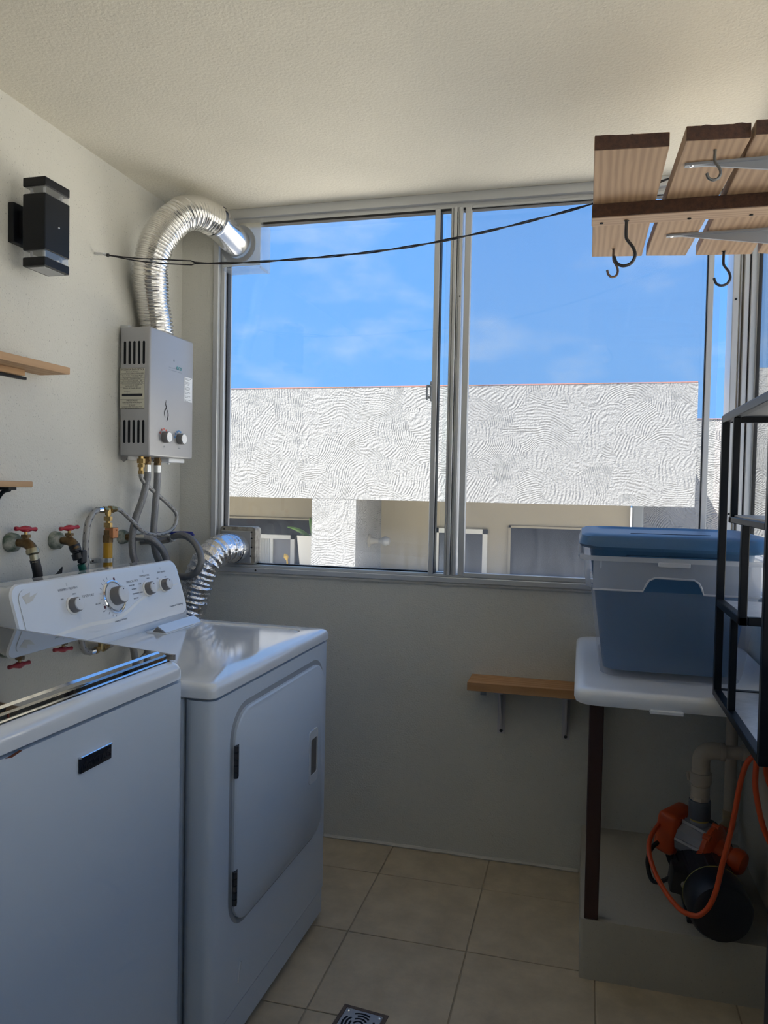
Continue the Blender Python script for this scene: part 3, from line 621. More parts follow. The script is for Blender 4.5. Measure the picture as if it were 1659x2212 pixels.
# ------------------------------------------------------------------ water heater on the left wall
wh = root('water_heater', (XL, -.29, 1.46), 'silver-grey tankless gas water heater hung on the left wall above the dryer', 'water heater')
x0, x1, y0, y1, z0, z1 = XL+.012, .085, -.440, -.135, 1.460, 1.908
b = B(); box(b, x0, x1, y0, y1, z0, z1, .008, 3); wb = obj('casing', b, HEATER, wh)
b = B(); box(b, XL, x0+.02, y0+.02, y1-.02, z0-.012, z1+.01); obj('back_plate', b, STEEL, wh, smooth=False)
b = B(); prism(b, [(XL+.016, 1.46), (XL+.040, 1.46), (XL+.036, 1.446), (XL+.026, 1.440), (XL+.018, 1.447)], lambda u, v, w: (u, w, v), y0+.004, y0+.010); obj('hanging_tab', b, KGREY, wh)
for zc in (1.818, 1.545):
    for k_ in range(5):
        xc = x0+.020+k_*.0185
        b = B(); prism(b, rrect(xc-.0045, xc+.0045, zc-.040, zc+.040, .0044, 5), lambda u, v, w: (u, w, v), y0-.0006, y0+.004); obj('vent_slot', b, DARK, wb)
b = B(); box(b, x0+.002, x0+.098, y0-.001, y0, 1.624, 1.765); st = obj('energy_label', b, STICK, wh, smooth=False, label='cream energy label with black print')
ML = lambda x, z: basis((x, y0-.0012, z), (1, 0, 0), (0, 0, 1))
xm = x0+.050
for s, z, h in (('EFICIENCIA ENERGÉTICA', 1.759, .0075), ('Eficiencia Térmica', 1.752, .0062), ('Determinada como se establece en la NOM-003-ENER', 1.7465, .0036), ('Marca   Modelo   Carga térmica 40 kW', 1.739, .0046), ('Tipo Instantáneo   Combustible   Gas', 1.734, .0046), ('Gas L.P.      Capacidad   6 L/min', 1.728, .0046), ('Eficiencia Térmica Mínima (%)      82', 1.721, .0046), ('Eficiencia Térmica del Producto (%)   85', 1.714, .0046), ('Compare el ahorro de energía de este', 1.7075, .0045), ('aparato antes de comprar', 1.703, .0045), ('Ahorro de Energía adicional', 1.6955, .0055), ('IMPORTANTE', 1.652, .0065), ('El ahorro de energía efectivo dependerá', 1.6455, .0042), ('de los hábitos de uso y localización', 1.641, .0042), ('del calentador', 1.637, .0042), ('La etiqueta no debe retirarse del producto', 1.631, .0042), ('hasta que haya sido adquirido', 1.627, .0042)):
    text('lettering', s, h*1.1, ML(xm, z), INK, st, .0001)
b = B(); box(b, x0+.010, x0+.090, y0-.0014, y0-.0008, 1.668, 1.676); obj('scale_bar', b, INK, st, smooth=False)
b = B()
for z in (1.7435, 1.7305, 1.7245, 1.7175, 1.7110, 1.699, 1.657): box(b, x0+.003, x0+.097, y0-.0013, y0-.0008, z-.0003, z+.0003)
for z in (1.6245, 1.7645): box(b, x0+.002, x0+.098, y0-.0013, y0-.0008, z-.0006, z+.0006)
box(b, x0+.030, x0+.031, y0-.0013, y0-.0008, 1.677, 1.684); box(b, x0+.018, x0+.042, y0-.0013, y0-.0008, 1.684, 1.6845)
obj('label_rule', b, INK, st, smooth=False)
b = B(); box(b, x1, x1+.001, -.205, -.147, 1.676, 1.768); st = obj('notice_label', b, STICKW, wh, smooth=False, label='white notice sticker')
MR = lambda y, z: basis((x1+.0012, y, z), (0, 1, 0), (0, 0, 1))
for i, s in enumerate(('Antes de encender el equipo', 'consulte el instructivo', '', '1. Abra la llave de gas y', 'verifique que no haya', 'fugas en conexiones', '', '2. Abra la llave de agua', 'caliente y espere a que', 'encienda el quemador', '', '3. Regule la temperatura', 'con las perillas', '', '4. Cierre la llave del agua', 'después de usar', '', 'Por seguridad no obstruya', 'la salida de gases')):
    if s: text('lettering', s, .0040, MR(-.202, 1.763-i*.0047), PRINT, st, .0001, 'LEFT')
text('lettering', 'eco', .026, MR(-.245, 1.793), TEAL, wh, .0003)
b = B()
for z in (1.7865, 1.7775): box(b, x1, x1+.0006, -.315, -.228 if z > 1.78 else -.226, z-.0005, z+.0005)
obj('logo_rule', b, PRINT, wh, smooth=False)
b = B(); lathe(b, [(0, 0), (.004, 0), (.004, .0008), (0, .0008)], (x1, -.280, 1.815), (1, 0, 0), 14); obj('indicator', b, PRINT, wh)
b = B()
fl1 = cr([Vector((x1+.0004, -.333+dy, 1.665+dz)) for dy, dz in ((0, 0), (-.003, -.014), (.002, -.026), (-.008, -.038), (-.010, -.052), (-.004, -.062))], 6)
fl2 = cr([Vector((x1+.0004, -.333+dy, 1.665+dz)) for dy, dz in ((.006, -.032), (.013, -.042), (.015, -.054), (.010, -.068), (.004, -.075))], 6)
tube(b, fl1, [.0005+.0016*math.sin(PI*i/(len(fl1)-1)) for i in range(len(fl1))], 6); tube(b, fl2, [.0005+.0016*math.sin(PI*i/(len(fl2)-1)) for i in range(len(fl2))], 6)
obj('flame_emblem', b, INK, wh)
for yk, mp_, in ((-.345, REDP), (-.240, BLUEPR)):
    b = B(); rcyl(b, (x1, yk, 1.532), (x1+.022, yk, 1.532), .0205, .002); kb = obj('knob', b, KGREY, wh)
    b = B(); lathe(b, [(0, 0), (.0185, 0), (.0175, .0015), (0, .0015)], (x1+.022, yk, 1.532), (1, 0, 0), 28); obj('knob_face', b, CHROME, kb)
    b = B()
    for k_ in range(5):
        a = math.radians(150-k_*30 if mp_ is REDP else 170-k_*26); c0 = Vector((x1+.0004, yk+.029*math.cos(a), 1.532+.029*math.sin(a)))
        lathe(b, [(0, 0), (.0042, 0), (.0042, .0004), (0, .0004)], c0, (1, 0, 0), 8)
    obj('knob_scale', b, mp_, wh)
    text('lettering', 'GAS' if mp_ is REDP else 'AGUA', .007, MR(yk, 1.498), PRINT, wh, .0001)
b = B(); box(b, XL+.03, .060, -.265, -.150, 1.445, 1.461, .004, 2); cyl(b, (.02, -.20, 1.438), (.02, -.20, 1.446), .006, n=10); obj('battery_cover', b, WPLAS, wh)
for yy, lab in ((-.405, 0), (-.365, 1), (-.298, 1)):
    b = B(); xx = .032
    if lab:
        cyl(b, (xx, yy, 1.462), (xx, yy, 1.438), .012, n=6); cyl(b, (xx, yy, 1.450), (xx, yy, 1.444), .015, n=6); cyl(b, (xx, yy, 1.440), (xx, yy, 1.425), .013, n=16)
        obj('pipe_stub', b, BRONZE, wh, smooth=False)
    else:
        cyl(b, (xx, yy, 1.462), (xx, yy, 1.452), .009, n=12); cyl(b, (xx, yy, 1.452), (xx, yy, 1.436), .014, n=6); cyl(b, (xx, yy, 1.434), (xx, yy, 1.422), .012, n=6); cyl(b, (xx, yy, 1.436), (xx, yy, 1.400), .008, n=12); cyl(b, (xx, yy, 1.410), (xx, yy, 1.398), .010, n=6)
        obj('gas_fitting', b, BRASS, wh, smooth=False)
# flue duct
fd = root('flue_duct', (.02, -.30, 1.905), 'corrugated silver exhaust duct bending from the water heater up to the window', 'duct')
path = cr([(.020, -.295, 1.885), (.020, -.300, 1.945), (.024, -.335, 2.039), (.042, -.372, 2.134), (.070, -.358, 2.236), (.116, -.310, 2.322), (.150, -.240, 2.358), (.182, -.160, 2.352)], 10)
P, L = resample(path, 620); RR = []
for i in range(621):
    s = L*i/620; RR.append(.0585 + .0036*math.sin(2*PI*s/.0125) + .0014*math.sin(s*37))
b = B(); tube(b, P, RR, 30); obj('flexible_hose', b, DUCTM, fd, ang=80)
d = Vector((.203, -.012, 2.312)) - Vector((.182, -.160, 2.352))
b = B(); lathe(b, [(.062, -.004), (.0625, .0), (.062, .008), (.056, .009), (.056, d.length)], (.182, -.160, 2.352), d, 36, closed=False); obj('pipe_sleeve', b, SLEEVE, fd)
b = B(); lathe(b, [(.056, 0), (.074, 0), (.074, .006), (.056, .006)], (.206, -.018, 2.310), (0, 1, 0), 40, closed=False); obj('flange', b, BRKT, fd)
va = root('acrylic_vent_box', (.215, .0, 2.23), 'clear acrylic box around the flue duct in the window corner', 'vent box')
b = B(); box(b, .142, .298, -.012, -.008, 2.225, 2.39); obj('back_sheet', b, veil('grimy_acrylic', (.62, .60, .52), .62, rough=.3, trans=.5, gloss=.1), va, smooth=False)
b = B(); box(b, .142, .302, -.012, .06, 2.212, 2.222); box(b, .298, .306, -.012, .07, 2.212, 2.39); obj('side_sheet', b, ACRY, va, smooth=False)
# dryer exhaust hose
dh = root('dryer_vent_hose', (.12, -.25, .45), 'crinkled silver foil hose rising from behind the dryer to the window corner', 'duct')
path = cr([(.060, -.215, .45), (.085, -.210, .70), (.110, -.205, .86), (.131, -.205, .922), (.155, -.205, 1.008), (.180, -.190, 1.075), (.203, -.140, 1.116), (.212, -.085, 1.118), (.215, -.050, 1.115)], 10)
P, L = resample(path, 380); RR = []
for i in range(381):
    s = L*i/380; ph = (s/.0185) % 1.0; RR.append(.0545 + .0045*(1-abs(2*ph-1)**.7) + .0012*math.sin(s*211))
b = B(); tube(b, P, RR, 36); obj('foil_hose', b, FOIL, dh, ang=60)
b = B(); lathe(b, [(.060, 0), (.060, .012), (.056, .012), (.056, 0)], (.214, -.066, 1.116), (0, 1, 0), 32, closed=False); tube(b, cr([(.266, -.064, 1.11), (.28, -.07, 1.113), (.292, -.066, 1.12)], 4), .0015, 6); obj('wire_clamp', b, STEEL, dh)
b = B(); cyl(b, (.215, -.058, 1.115), (.215, .02, 1.115), .054, n=36); obj('collar', b, pbr('dull_zinc', (.52, .52, .52), .42, .6), dh)
vp = root('vent_cover', (.215, .0, 1.05), 'small grimy metal vent panel in the lower left window corner behind the foil hose', 'vent panel')
b = B(); prism(b, rrect(.140, .292, 1.052, 1.200, .014, 4), lambda u, v, w: (u, w, v), -.006, .050); obj('frame', b, pbr('grimy_vent_frame', (.46, .42, .35), .6, var=.5, vscale=45), vp, smooth=False)
b = B(); box(b, .146, .276, -.010, -.004, 1.056, 1.184, .003, 1); obj('plate', b, pbr('vent_plate', (.44, .45, .46), .4, .4), vp, smooth=False)
b = B()
for x, z in ((.278, 1.180), (.279, 1.155), (.279, 1.120), (.160, 1.190), (.276, 1.085)): lathe(b, [(0, -.001), (.0035, 0), (.0035, .003)], (x, -.012, z), (0, 1, 0), 8)
obj('screw', b, BLACKP, vp)

# ------------------------------------------------------------------ wall lamp
lm = root('wall_lamp', (XL, -.92, 2.05), 'black rectangular up-and-down wall lamp with clear bands on the left wall', 'lamp')
b = B(); box(b, XL, XL+.020, -.965, -.875, 2.038, 2.150, .003, 2); obj('back_plate', b, BLACK, lm, smooth=False)
b = B(); box(b, XL+.018, .015, -.945, -.890, 2.06, 2.13); obj('arm', b, BLACK, lm, smooth=False)
b = B(); box(b, .010, .083, -.972, -.866, 2.010, 2.165, .002, 1); bd = obj('body', b, BLACK, lm, smooth=False)
for zz0, zz1, c0, c1 in ((2.165, 2.185, 2.185, 2.210), (1.990, 2.010, 1.965, 1.990)):
    b = B(); box(b, .013, .081, -.969, -.869, zz0, zz1, .001, 1); obj('clear_band', b, CLRBAND, lm, smooth=False)
    b = B(); box(b, .010, .083, -.972, -.866, c0, c1, .002, 1); cp = obj('end_cap', b, BLACK, lm, smooth=False)
    b = B()
    for x, y in ((.026, -.955), (.068, -.955), (.068, -.885), (.026, -.885)): cyl(b, (x, y, zz0), (x, y, zz1), .004, n=8)
    obj('spacer', b, BRKT, lm)
b = B(); box(b, .020, .073, -.962, -.876, 1.9635, 1.9655); obj('lens', b, FROST, lm, smooth=False)
b = B(); lathe(b, [(0, .003), (.003, .002), (.0035, 0)], (.083, -.915, 2.085), (1, 0, 0), 12); obj('screw', b, CHROME, bd)
# clothesline and its anchor
an = root('wall_anchor', (XL, -.57, 2.12), 'white plastic wall plug and screw hook holding the clothesline on the left wall', 'hook')
b = B(); cyl(b, (XL, -.568, 2.124), (-.012, -.569, 2.120), .0045, n=10); obj('screw_shank', b, STEEL, an)
b = B(); tube(b, cr([(-.015, -.569, 2.120), (.0, -.572, 2.1205), (.008, -.566, 2.117), (.0, -.562, 2.114), (-.012, -.567, 2.119)], 5), .0022, 8); obj('plug', b, WPLAS, an)
cl = root('clothesline', (1.0, -.53, 2.07), 'black doubled cord sagging across the window from the left wall to the plank shelf', 'cord')
CP = [(.0, -.57, 2.116), (.152, -.565, 2.091), (.411, -.555, 2.071), (.658, -.545, 2.073), (.895, -.535, 2.084), (1.093, -.525, 2.105), (1.311, -.51, 2.143), (1.547, -.49, 2.198), (1.758, -.46, 2.265), (2.085, -.42, 2.375)]
P, L = resample(cr(CP, 10), 160)
for s in (0, 1):
    b = B(); Q = []
    for i, p in enumerate(P):
        f = min(1.0, i/14)
        a = (i/160*2*PI*9 if i > 24 else 24/160*2*PI*9) + s*PI
        sp = .0045 if i < 24 else .0022
        Q.append(p + Vector((0, sp*math.cos(a)*f, sp*math.sin(a)*f*(1.6 if i < 24 else 1))))
    tube(b, Q, .0021, 7); obj('strand', b, BLACKP, cl)
b = B(); lathe(b, [(0, -.006), (.006, -.003), (.006, .003), (0, .006)], (.006, -.570, 2.115), (1, 0, -.1), 8); obj('knot', b, BLACKP, cl)
# ------------------------------------------------------------------ left wall shelves
s1 = root('wall_shelf', (XL, -1.3, 1.684), 'thick light wood shelf high on the left wall below the black lamp', 'shelf', group='wood shelves on the left wall')
b = B(); box(b, XL, .060, -1.9, -.830, 1.684, 1.705, .002, 2); obj('board', b, WOODL, s1)
b = B(); box(b, XL, XL+.03, -1.85, -.93, 1.668, 1.684); obj('cleat', b, WOODL, s1, smooth=False)
b = B(); box(b, XL, XL+.012, -1.9, -.90, 1.660, 1.668, .001, 1); box(b, XL+.004, .02, -1.19, -1.16, 1.680, 1.684); obj('bracket', b, BLACK, s1, smooth=False)
s2 = root('wall_shelf', (XL, -1.3, 1.349), 'light wood shelf with a black bracket at the left edge just above the red taps', 'shelf', group='wood shelves on the left wall')
b = B(); box(b, XL, .035, -1.9, -.955, 1.349, 1.366, .003, 2); obj('board', b, WOODL, s2)
b = B(); box(b, XL, .022, -1.035, -1.005, 1.341, 1.349, .001, 1); tube(b, cr([(.012, -1.02, 1.342), (-.01, -1.02, 1.335), (-.03, -1.02, 1.31), (XL+.004, -1.02, 1.27)], 5), .006, 8); box(b, XL, XL+.006, -1.035, -1.005, 1.23, 1.349); obj('bracket', b, BLACK, s2, smooth=False)

# ------------------------------------------------------------------ taps, gas pipe and hoses on the left wall
def tap(yc, zc, label, brass_end):
    t = root('wall_tap', (XL, yc, zc), label, 'tap', group='garden taps on the left wall')
    b = B(); lathe(b, [(0, 0), (.027, 0), (.029, .004), (.026, .022), (.019, .030), (0, .030)], (XL, yc, zc), (1, 0, 0), 18); obj('wall_collar', b, PVCP, t)
    b = B(); x = XL+.026
    cyl(b, (x, yc, zc), (x+.020, yc, zc), .0115, n=16)
    tube(b, cr([(x+.012, yc, zc), (x+.032, yc, zc-.001), (x+.046, yc, zc-.010), (x+.055, yc, zc-.026)], 5), [.0125, .013, .0135, .014, .0145]+[.0145]*5+[.015]*6, 16)
    cyl(b, (x+.030, yc, zc+.006), (x+.030, yc, zc+.020), .0095, n=16); cyl(b, (x+.030, yc, zc+.015), (x+.030, yc, zc+.024), .0130, n=6)
    obj('body', b, BRONZE, t, ang=50)
    b = B(); cyl(b, (x+.030, yc, zc+.022), (x+.030, yc, zc+.038), .0048, n=10); obj('stem', b, BRASS, t)
    b = B(); h = zc+.040; tilt = Vector((.25, 1, -.06 if brass_end else .06)).normalized(); c = Vector((x+.030, yc, h))
    lathe(b, [(0, -.034), (.0058, -.034), (.0066, -.031), (.0048, -.020), (.0088, -.008), (.0096, 0), (.0088, .008), (.0048, .020), (.0066, .031), (.0058, .034), (0, .034)], c, tilt, 14); lathe(b, [(0, -.007), (.009, -.007), (.009, .008), (0, .008)], c, (0, 0, 1), 14); obj('handle', b, RED, t)
    return t, Vector((x+.055, yc, zc-.026))
t1, e1 = tap(-.955, 1.190, 'bronze tap with red handle and black hose, the nearer of two by the washer', True)
b = B(); lathe(b, [(0, 0), (.0155, 0), (.0185, .006), (.0185, .015), (.014, .018), (.0115, .020), (.0115, .042), (0, .042)], e1+Vector((-.004, 0, .012)), (.25, 0, -1), 20); obj('hose_union', b, pbr('pale_brass', (.45, .40, .27), .35, .8), t1)
t2, e2 = tap(-.765, 1.184, 'bronze tap with red handle, black connector and green hose on the left wall', False)
b = B(); lathe(b, [(0, 0), (.017, 0), (.017, .020), (.013, .022), (.013, .026), (.018, .028), (.018, .046), (.011, .048), (0, .048)], e2+Vector((-.008, 0, .014)), (.35, .12, -1), 16); obj('hose_connector', b, BLACKP, t2, ang=25)
b = B(); box(b, -.010, .010, -.012, .012, -.02, .02, .003, 1, M=Matrix.Translation(e2+Vector((.014, .010, -.022)))); obj('connector_latch', b, BLACKP, t2, smooth=False)
b = B(); tube(b, cr([e1+Vector((.004, 0, -.020)), (.042, -.946, 1.112), (.036, -.938, 1.086), (.020, -.952, 1.062), (.0, -.99, 1.045), (-.012, -1.03, 1.0), (-.012, -1.05, .65)], 8), .0135, 12)
top('washer_fill_hose', b, RUBBER, 'black rubber hose curving down from the nearer red tap behind the dryer', 'hose')
b = B(); tube(b, cr([e2+Vector((.012, .008, -.045)), e2+Vector((.016, .022, -.085)), e2+Vector((.018, .036, -.13)), e2+Vector((.018, .04, -.20)), e2+Vector((.018, .04, -.42))], 8), .0115, 12)
top('garden_hose', b, GREEN, 'dark green garden hose hanging from the black connector', 'hose')
gp = root('gas_pipe', (-.02, -.53, .6), 'yellow gas pipe with brass tee and valve clamped to the left wall', 'pipe')
gx, gy = -.012, -.532
b = B(); cyl(b, (gx, gy, .5), (gx, gy+.0, 1.168), .0148, n=20); obj('pipe', b, YEL, gp)
b = B(); cyl(b, (gx, gy, 1.163), (gx, gy, 1.188), .017, n=8); cyl(b, (gx, gy, 1.185), (gx, gy, 1.205), .014, n=8); obj('valve_body', b, BRONZE, gp, smooth=False)
b = B(); box(b, gx-.008, gx+.026, gy-.008, gy+.022, 1.178, 1.214, .002, 1); cyl(b, (gx+.026, gy+.012, 1.205), (gx+.028, gy+.012, 1.205), .003, n=8); obj('valve_key', b, COPPER, gp, smooth=False)
b = B()
cyl(b, (gx, gy, 1.205), (gx, gy, 1.262), .0075, n=12); cyl(b, (gx, gy, 1.214), (gx, gy, 1.230), .0140, n=6); cyl(b, (gx, gy, 1.236), (gx, gy, 1.252), .0140, n=6)
cyl(b, (gx, gy-.040, 1.275), (gx, gy+.044, 1.275), .0085, n=12); cyl(b, (gx, gy-.030, 1.275), (gx, gy-.016, 1.275), .0125, n=6); cyl(b, (gx, gy+.008, 1.275), (gx, gy+.024, 1.275), .0135, n=6); cyl(b, (gx, gy+.030, 1.275), (gx, gy+.040, 1.275), .0105, n=6)
cyl(b, (gx, gy, 1.255), (gx, gy, 1.275), .010, n=12); obj('tee_fitting', b, BRASS, gp, smooth=False)
b = B(); lathe(b, [(.0158, 0), (.0175, 0), (.0175, .014), (.0158, .014)], (gx, gy, 1.096), (0, 0, 1), 20, closed=False); box(b, XL, XL+.004, gy-.052, gy-.012, 1.094, 1.112, .002, 1); box(b, XL+.002, gx, gy-.020, gy-.012, 1.096, 1.110); obj('pipe_clamp', b, STEEL, gp)
b = B(); lathe(b, [(0, .003), (.004, .002), (.004, 0)], (XL+.004, gy-.042, 1.103), (1, 0, 0), 10); obj('screw', b, BLACKP, gp)
def hose(name, pts, r, mat, label, rings=False, ends=()):
    P, L = resample(cr(pts, 10), max(40, int(len(pts)*16)))
    h = root(name, P[-1], label, 'hose')
    b = B(); tube(b, P, r, 12); obj('sleeve', b, mat, h)
    if rings:
        m = int(L/.024); Q, _ = resample(P, m); b = B()
        for i in range(1, m):
            d = (Q[i+1]-Q[i-1]).normalized(); a, u, v = frame(d)
            for s in (0, PI*.5, PI, PI*1.5):
                c = Q[i] + (u*math.cos(s)+v*math.sin(s))*(r-.0006)
                tube(b, [c-d*.004, c+d*.004], .0012, 5)
        obj('weave_mark', b, INK, h)
    for p, d, l, rr, mm in ends:
        b = B(); cyl(b, Vector(p), Vector(p)+Vector(d).normalized()*l, rr, n=16); obj('ferrule', b, mm, h)
    return h
hose('gas_hose', [(gx, gy-.040, 1.275), (gx, gy-.062, 1.273), (gx+.004, gy-.092, 1.262), (gx+.004, gy-.115, 1.232), (gx+.004, gy-.124, 1.185), (gx+.004, gy-.126, 1.12), (gx+.004, gy-.124, 1.04), (gx+.004, gy-.12, .8)], .0105, BRAIDL, 'grey flecked gas hose arching down left of the yellow pipe', True, [((gx, gy-.038, 1.275), (0, -1, 0), .022, .0115, CHROME)])
hose('gas_hose', [(gx, gy+.040, 1.275), (gx+.01, gy+.062, 1.268), (.02, -.426, 1.225), (.026, -.382, 1.195), (.032, -.330, 1.180), (.040, -.265, 1.180), (.044, -.200, 1.200), (.040, -.172, 1.246), (.032, -.215, 1.286), (.028, -.303, 1.331), (.028, -.378, 1.368), (.032, -.405, 1.388), (.032, -.405, 1.405)], .0075, BRAIDL, 'thin flecked gas hose looping from the brass tee up to the heater', True)
hose('water_hose', [(.032, -.365, 1.430), (.032, -.366, 1.38), (.026, -.386, 1.307), (.012, -.405, 1.242), (.004, -.412, 1.177), (.006, -.410, 1.112), (.012, -.395, 1.06), (.02, -.38, .9)], .0125, BRAID, 'braided steel hose hanging straight from the middle heater outlet', False, [((.032, -.365, 1.432), (0, 0, -1), .026, .014, STEEL)])
hose('water_hose', [(.032, -.298, 1.430), (.032, -.300, 1.36), (.030, -.308, 1.272), (.028, -.313, 1.187), (.030, -.304, 1.119), (.036, -.282, 1.073), (.04, -.24, 1.02), (.05, -.20, .85)], .0125, BRAID, 'braided steel hose hanging from the right heater outlet beside the gas loop', False, [((.032, -.298, 1.432), (0, 0, -1), .026, .014, STEEL)])
wo = root('water_outlet', (XL, -.41, 1.175), 'chipped white wall outlet with bronze nipple right of the yellow gas pipe', 'outlet')
b = B(); lathe(b, [(0, 0), (.026, 0), (.026, .010), (.021, .024), (0, .024)], (XL, -.408, 1.174), (1, 0, 0), 14); obj('collar', b, PVCP, wo, ang=20)
b = B(); cyl(b, (XL+.022, -.408, 1.174), (XL+.058, -.400, 1.174), .0125, n=8); obj('nipple', b, BRONZE, wo, smooth=False)
hose('water_hose', [(XL+.056, -.401, 1.174), (.040, -.385, 1.173), (.066, -.372, 1.160), (.085, -.345, 1.125), (.090, -.325, 1.080), (.085, -.315, 1.02), (.07, -.31, .86)], .0130, BRAID, 'braided hose curving down over the dryer from the white wall outlet', False, [((XL+.054, -.401, 1.174), (.9, .35, -.02), .032, .0145, STEEL)])
bv = root('ball_valve', (XL, -.255, 1.155), 'ball valve with a blue lever near the window corner', 'valve')
b = B(); cyl(b, (XL, -.285, 1.150), (-.01, -.270, 1.152), .013, n=12); cyl(b, (-.012, -.272, 1.150), (.020, -.200, 1.155), .0155, n=8); cyl(b, (.0, -.246, 1.152), (.0, -.246, 1.176), .008, n=10); cyl(b, (.020, -.200, 1.155), (.030, -.178, 1.157), .013, n=6); obj('body', b, pbr('dull_nickel', (.36, .34, .31), .4, .8), bv, smooth=False)
b = B(); tube(b, [(.0, -.246, 1.178), (.025, -.232, 1.181), (.060, -.216, 1.181), (.100, -.214, 1.179), (.128, -.216, 1.177), (.138, -.217, 1.176)], [.004, .005, .006, .010, .011, .004], 10); obj('lever', b, BLUEH, bv)
hose('water_hose', [(.026, -.190, 1.156), (.055, -.215, 1.167), (.090, -.240, 1.174), (.133, -.265, 1.174), (.178, -.285, 1.154), (.209, -.300, 1.117), (.215, -.305, 1.079), (.194, -.305, 1.045), (.151, -.295, 1.028), (.100, -.280, 1.026), (.050, -.270, 1.010)], .0125, BRAID, 'braided hose looping in a wide circle in front of the foil dryer hose', False, [((.026, -.190, 1.156), (.7, -.6, .25), .034, .0142, STEEL)])
b = B(); prism(b, [(0, 0), (.05, .012), (.075, .030), (.072, .012), (.06, 0)], lambda u, v, w: (.0+w, -.86+u, 1.075+v), 0, .004); top('cable_tag', b, BLACKP, 'small dark tag end poking up behind the dryer console', 'tag')

# ------------------------------------------------------------------ plank shelf hanging top right
ps = root('plank_shelf', (1.85, -.7, 2.06), 'rough pine plank shelf on metal brackets under the ceiling at top right', 'shelf')
BO = [(1.546, 1.700, 1.549, 1.699, -1.078, -.305), (1.730, 1.857, 1.711, 1.829, -1.085, -.285), (1.863, 1.990, 1.858, 2.020, -1.085, -.262), (2.000, 2.075, 2.035, 2.080, -1.09, -.25)]
for a0, a1, c0, c1, yn, yf in BO:
    z0, z1 = 2.100, 2.131
    b = B(); n_ = 10
    for s in range(1):
        V = [(a0, yn, z0), (a1, yn+.012, z0), (c1, yf+.02, z0), (c0, yf, z0)]
        lo = [[Vector(v) for v in V], [Vector(v)+Vector((0, 0, z1-z0)) for v in V]]; loft(b, lo)
    bmesh.ops.bevel(b, geom=b.edges[:], offset=.0015, segments=1, affect='EDGES')
    bo = obj('plank', b, WOODP, ps, smooth=False)
    b = B(); V = [(a0+.001, yn-.0015), (a1-.001, yn+.0105), (a1-.001, yn+.014), (a0+.001, yn+.002)]
    prof = [(V[0], V[3])]; m = 14; lo0 = []; lo1 = []
    for i in range(m+1):
        t = i/m; zt = z1-.001+.0016*random.uniform(-1, 1)
        x = a0+.001+(a1-a0-.002)*t; y = yn-.0015+.012*t
        lo0.append(((x, y, z0+.0005), (x, y, zt), (x, y+.004, zt), (x, y+.004, z0+.0005)))
    loft(b, lo0); obj('shaded_end', b, ENDG_SHADED, bo, smooth=False)  # darkened for shade as well as for end grain
b = B(); box(b, 1.545, 2.083, -.757, -.690, 2.066, 2.100, .002, 1); bt = obj('batten', b, WOODB, ps, smooth=False)
b = B(); box(b, 1.546, 2.083, -.7595, -.7565, 2.067, 2.0995); obj('batten_shaded_face', b, ENDG_SHADED, bt, smooth=False)  # thin dark sheet painting the shade on the batten's near face
b = B()
for x in (1.570, 1.785, 1.93, 1.935+.13): lathe(b, [(0, -.001), (.0045, -.001), (.0045, .002)], (x, -.715+.01*math.sin(x*40), 2.065), (0, 0, 1), 12)
obj('screw_hole', b, DARK, bt)
def arm(y, xt):
    b = B()
    prism(b, [(xt, -.006), (xt+.008, -.008), (XR-.004, -.014), (XR-.004, .014), (xt+.008, .008), (xt, .006)], lambda u, v, w: (u, y+v, w), 2.094, 2.0995)
    prism(b, [(xt+.03, 2.094), (XR-.004, 2.05), (XR-.004, 2.094)], lambda u, v, w: (u, y+w, v), -.003, .003)
    box(b, XR-.005, XR, y-.014, y+.014, 1.90, 2.10)
    o = obj('bracket', b, BRKT, ps, smooth=False)
    b = B(); lathe(b, [(0, -.0025), (.004, -.0015), (.005, 0)], (xt+.014, y, 2.094), (0, 0, 1), 10); obj('screw', b, CHROME, o)
arm(-.966, 1.742); arm(-.478, 1.752)
def shook(x, y, z, s, mat, turn):
    R_ = Matrix.Rotation(turn, 3, 'Z'); pts = [(0, 0), (0, -.035), (.004, -.046), (.016, -.062), (.021, -.080), (.013, -.097), (-.004, -.103), (-.019, -.096), (-.026, -.080)]
    P = cr([Vector((x, y, z)) + R_ @ Vector((u*s, 0, v*s)) for u, v in pts], 6); b = B(); tube(b, P, .0040*s**.5, 8)
    lathe(b, [(0, 0), (.006*s, -.0005), (.006*s, -.002), (0, -.002)], (x, y, z), (0, 0, 1), 10)
    obj('hook', b, mat, ps)
shook(1.632, -.722, 2.066, 1.12, HOOKD, 0.05); shook(1.612, -.375, 2.100, .82, pbr('rusty_hook_wire', (.13, .09, .07), .5, .4), .6); shook(1.795, -1.030, 2.100, .62, HOOKM, .2); shook(1.934, -.290, 2.100, 1.0, HOOKD, .1)

# ------------------------------------------------------------------ small shelf under the window
us = root('wall_shelf', (1.36, 0, .655), 'short light wood shelf on white brackets low on the wall under the window', 'shelf')
b = B(); box(b, 1.164, 1.60, -.130, -.001, .656, .686, .001, 1); obj('board', b, WOODX, us, smooth=False)
for x in (1.275, 1.505):
    b = B(); box(b, x-.015, x+.015, -.125, -.001, .651, .656); box(b, x-.014, x+.014, -.004, -.0005, .475, .656)
    prism(b, [(-.105, .651), (-.004, .651), (-.004, .485)], lambda u, v, w: (w, u, v), x-.0035, x+.0035)
    br = obj('bracket', b, BRKW, us, smooth=False)
    b = B(); lathe(b, [(0, 0), (.006, .001), (.006, .004)], (x, -.009, .486), (0, 1, 0), 10); obj('screw', b, BLACKP, br)
b = B(); box(b, 1.196, 1.218, -.004, -.0005, .61, .656); box(b, 1.196, 1.218, -.05, -.001, .652, .656); br = obj('angle_bracket', b, BRKT, us, smooth=False)
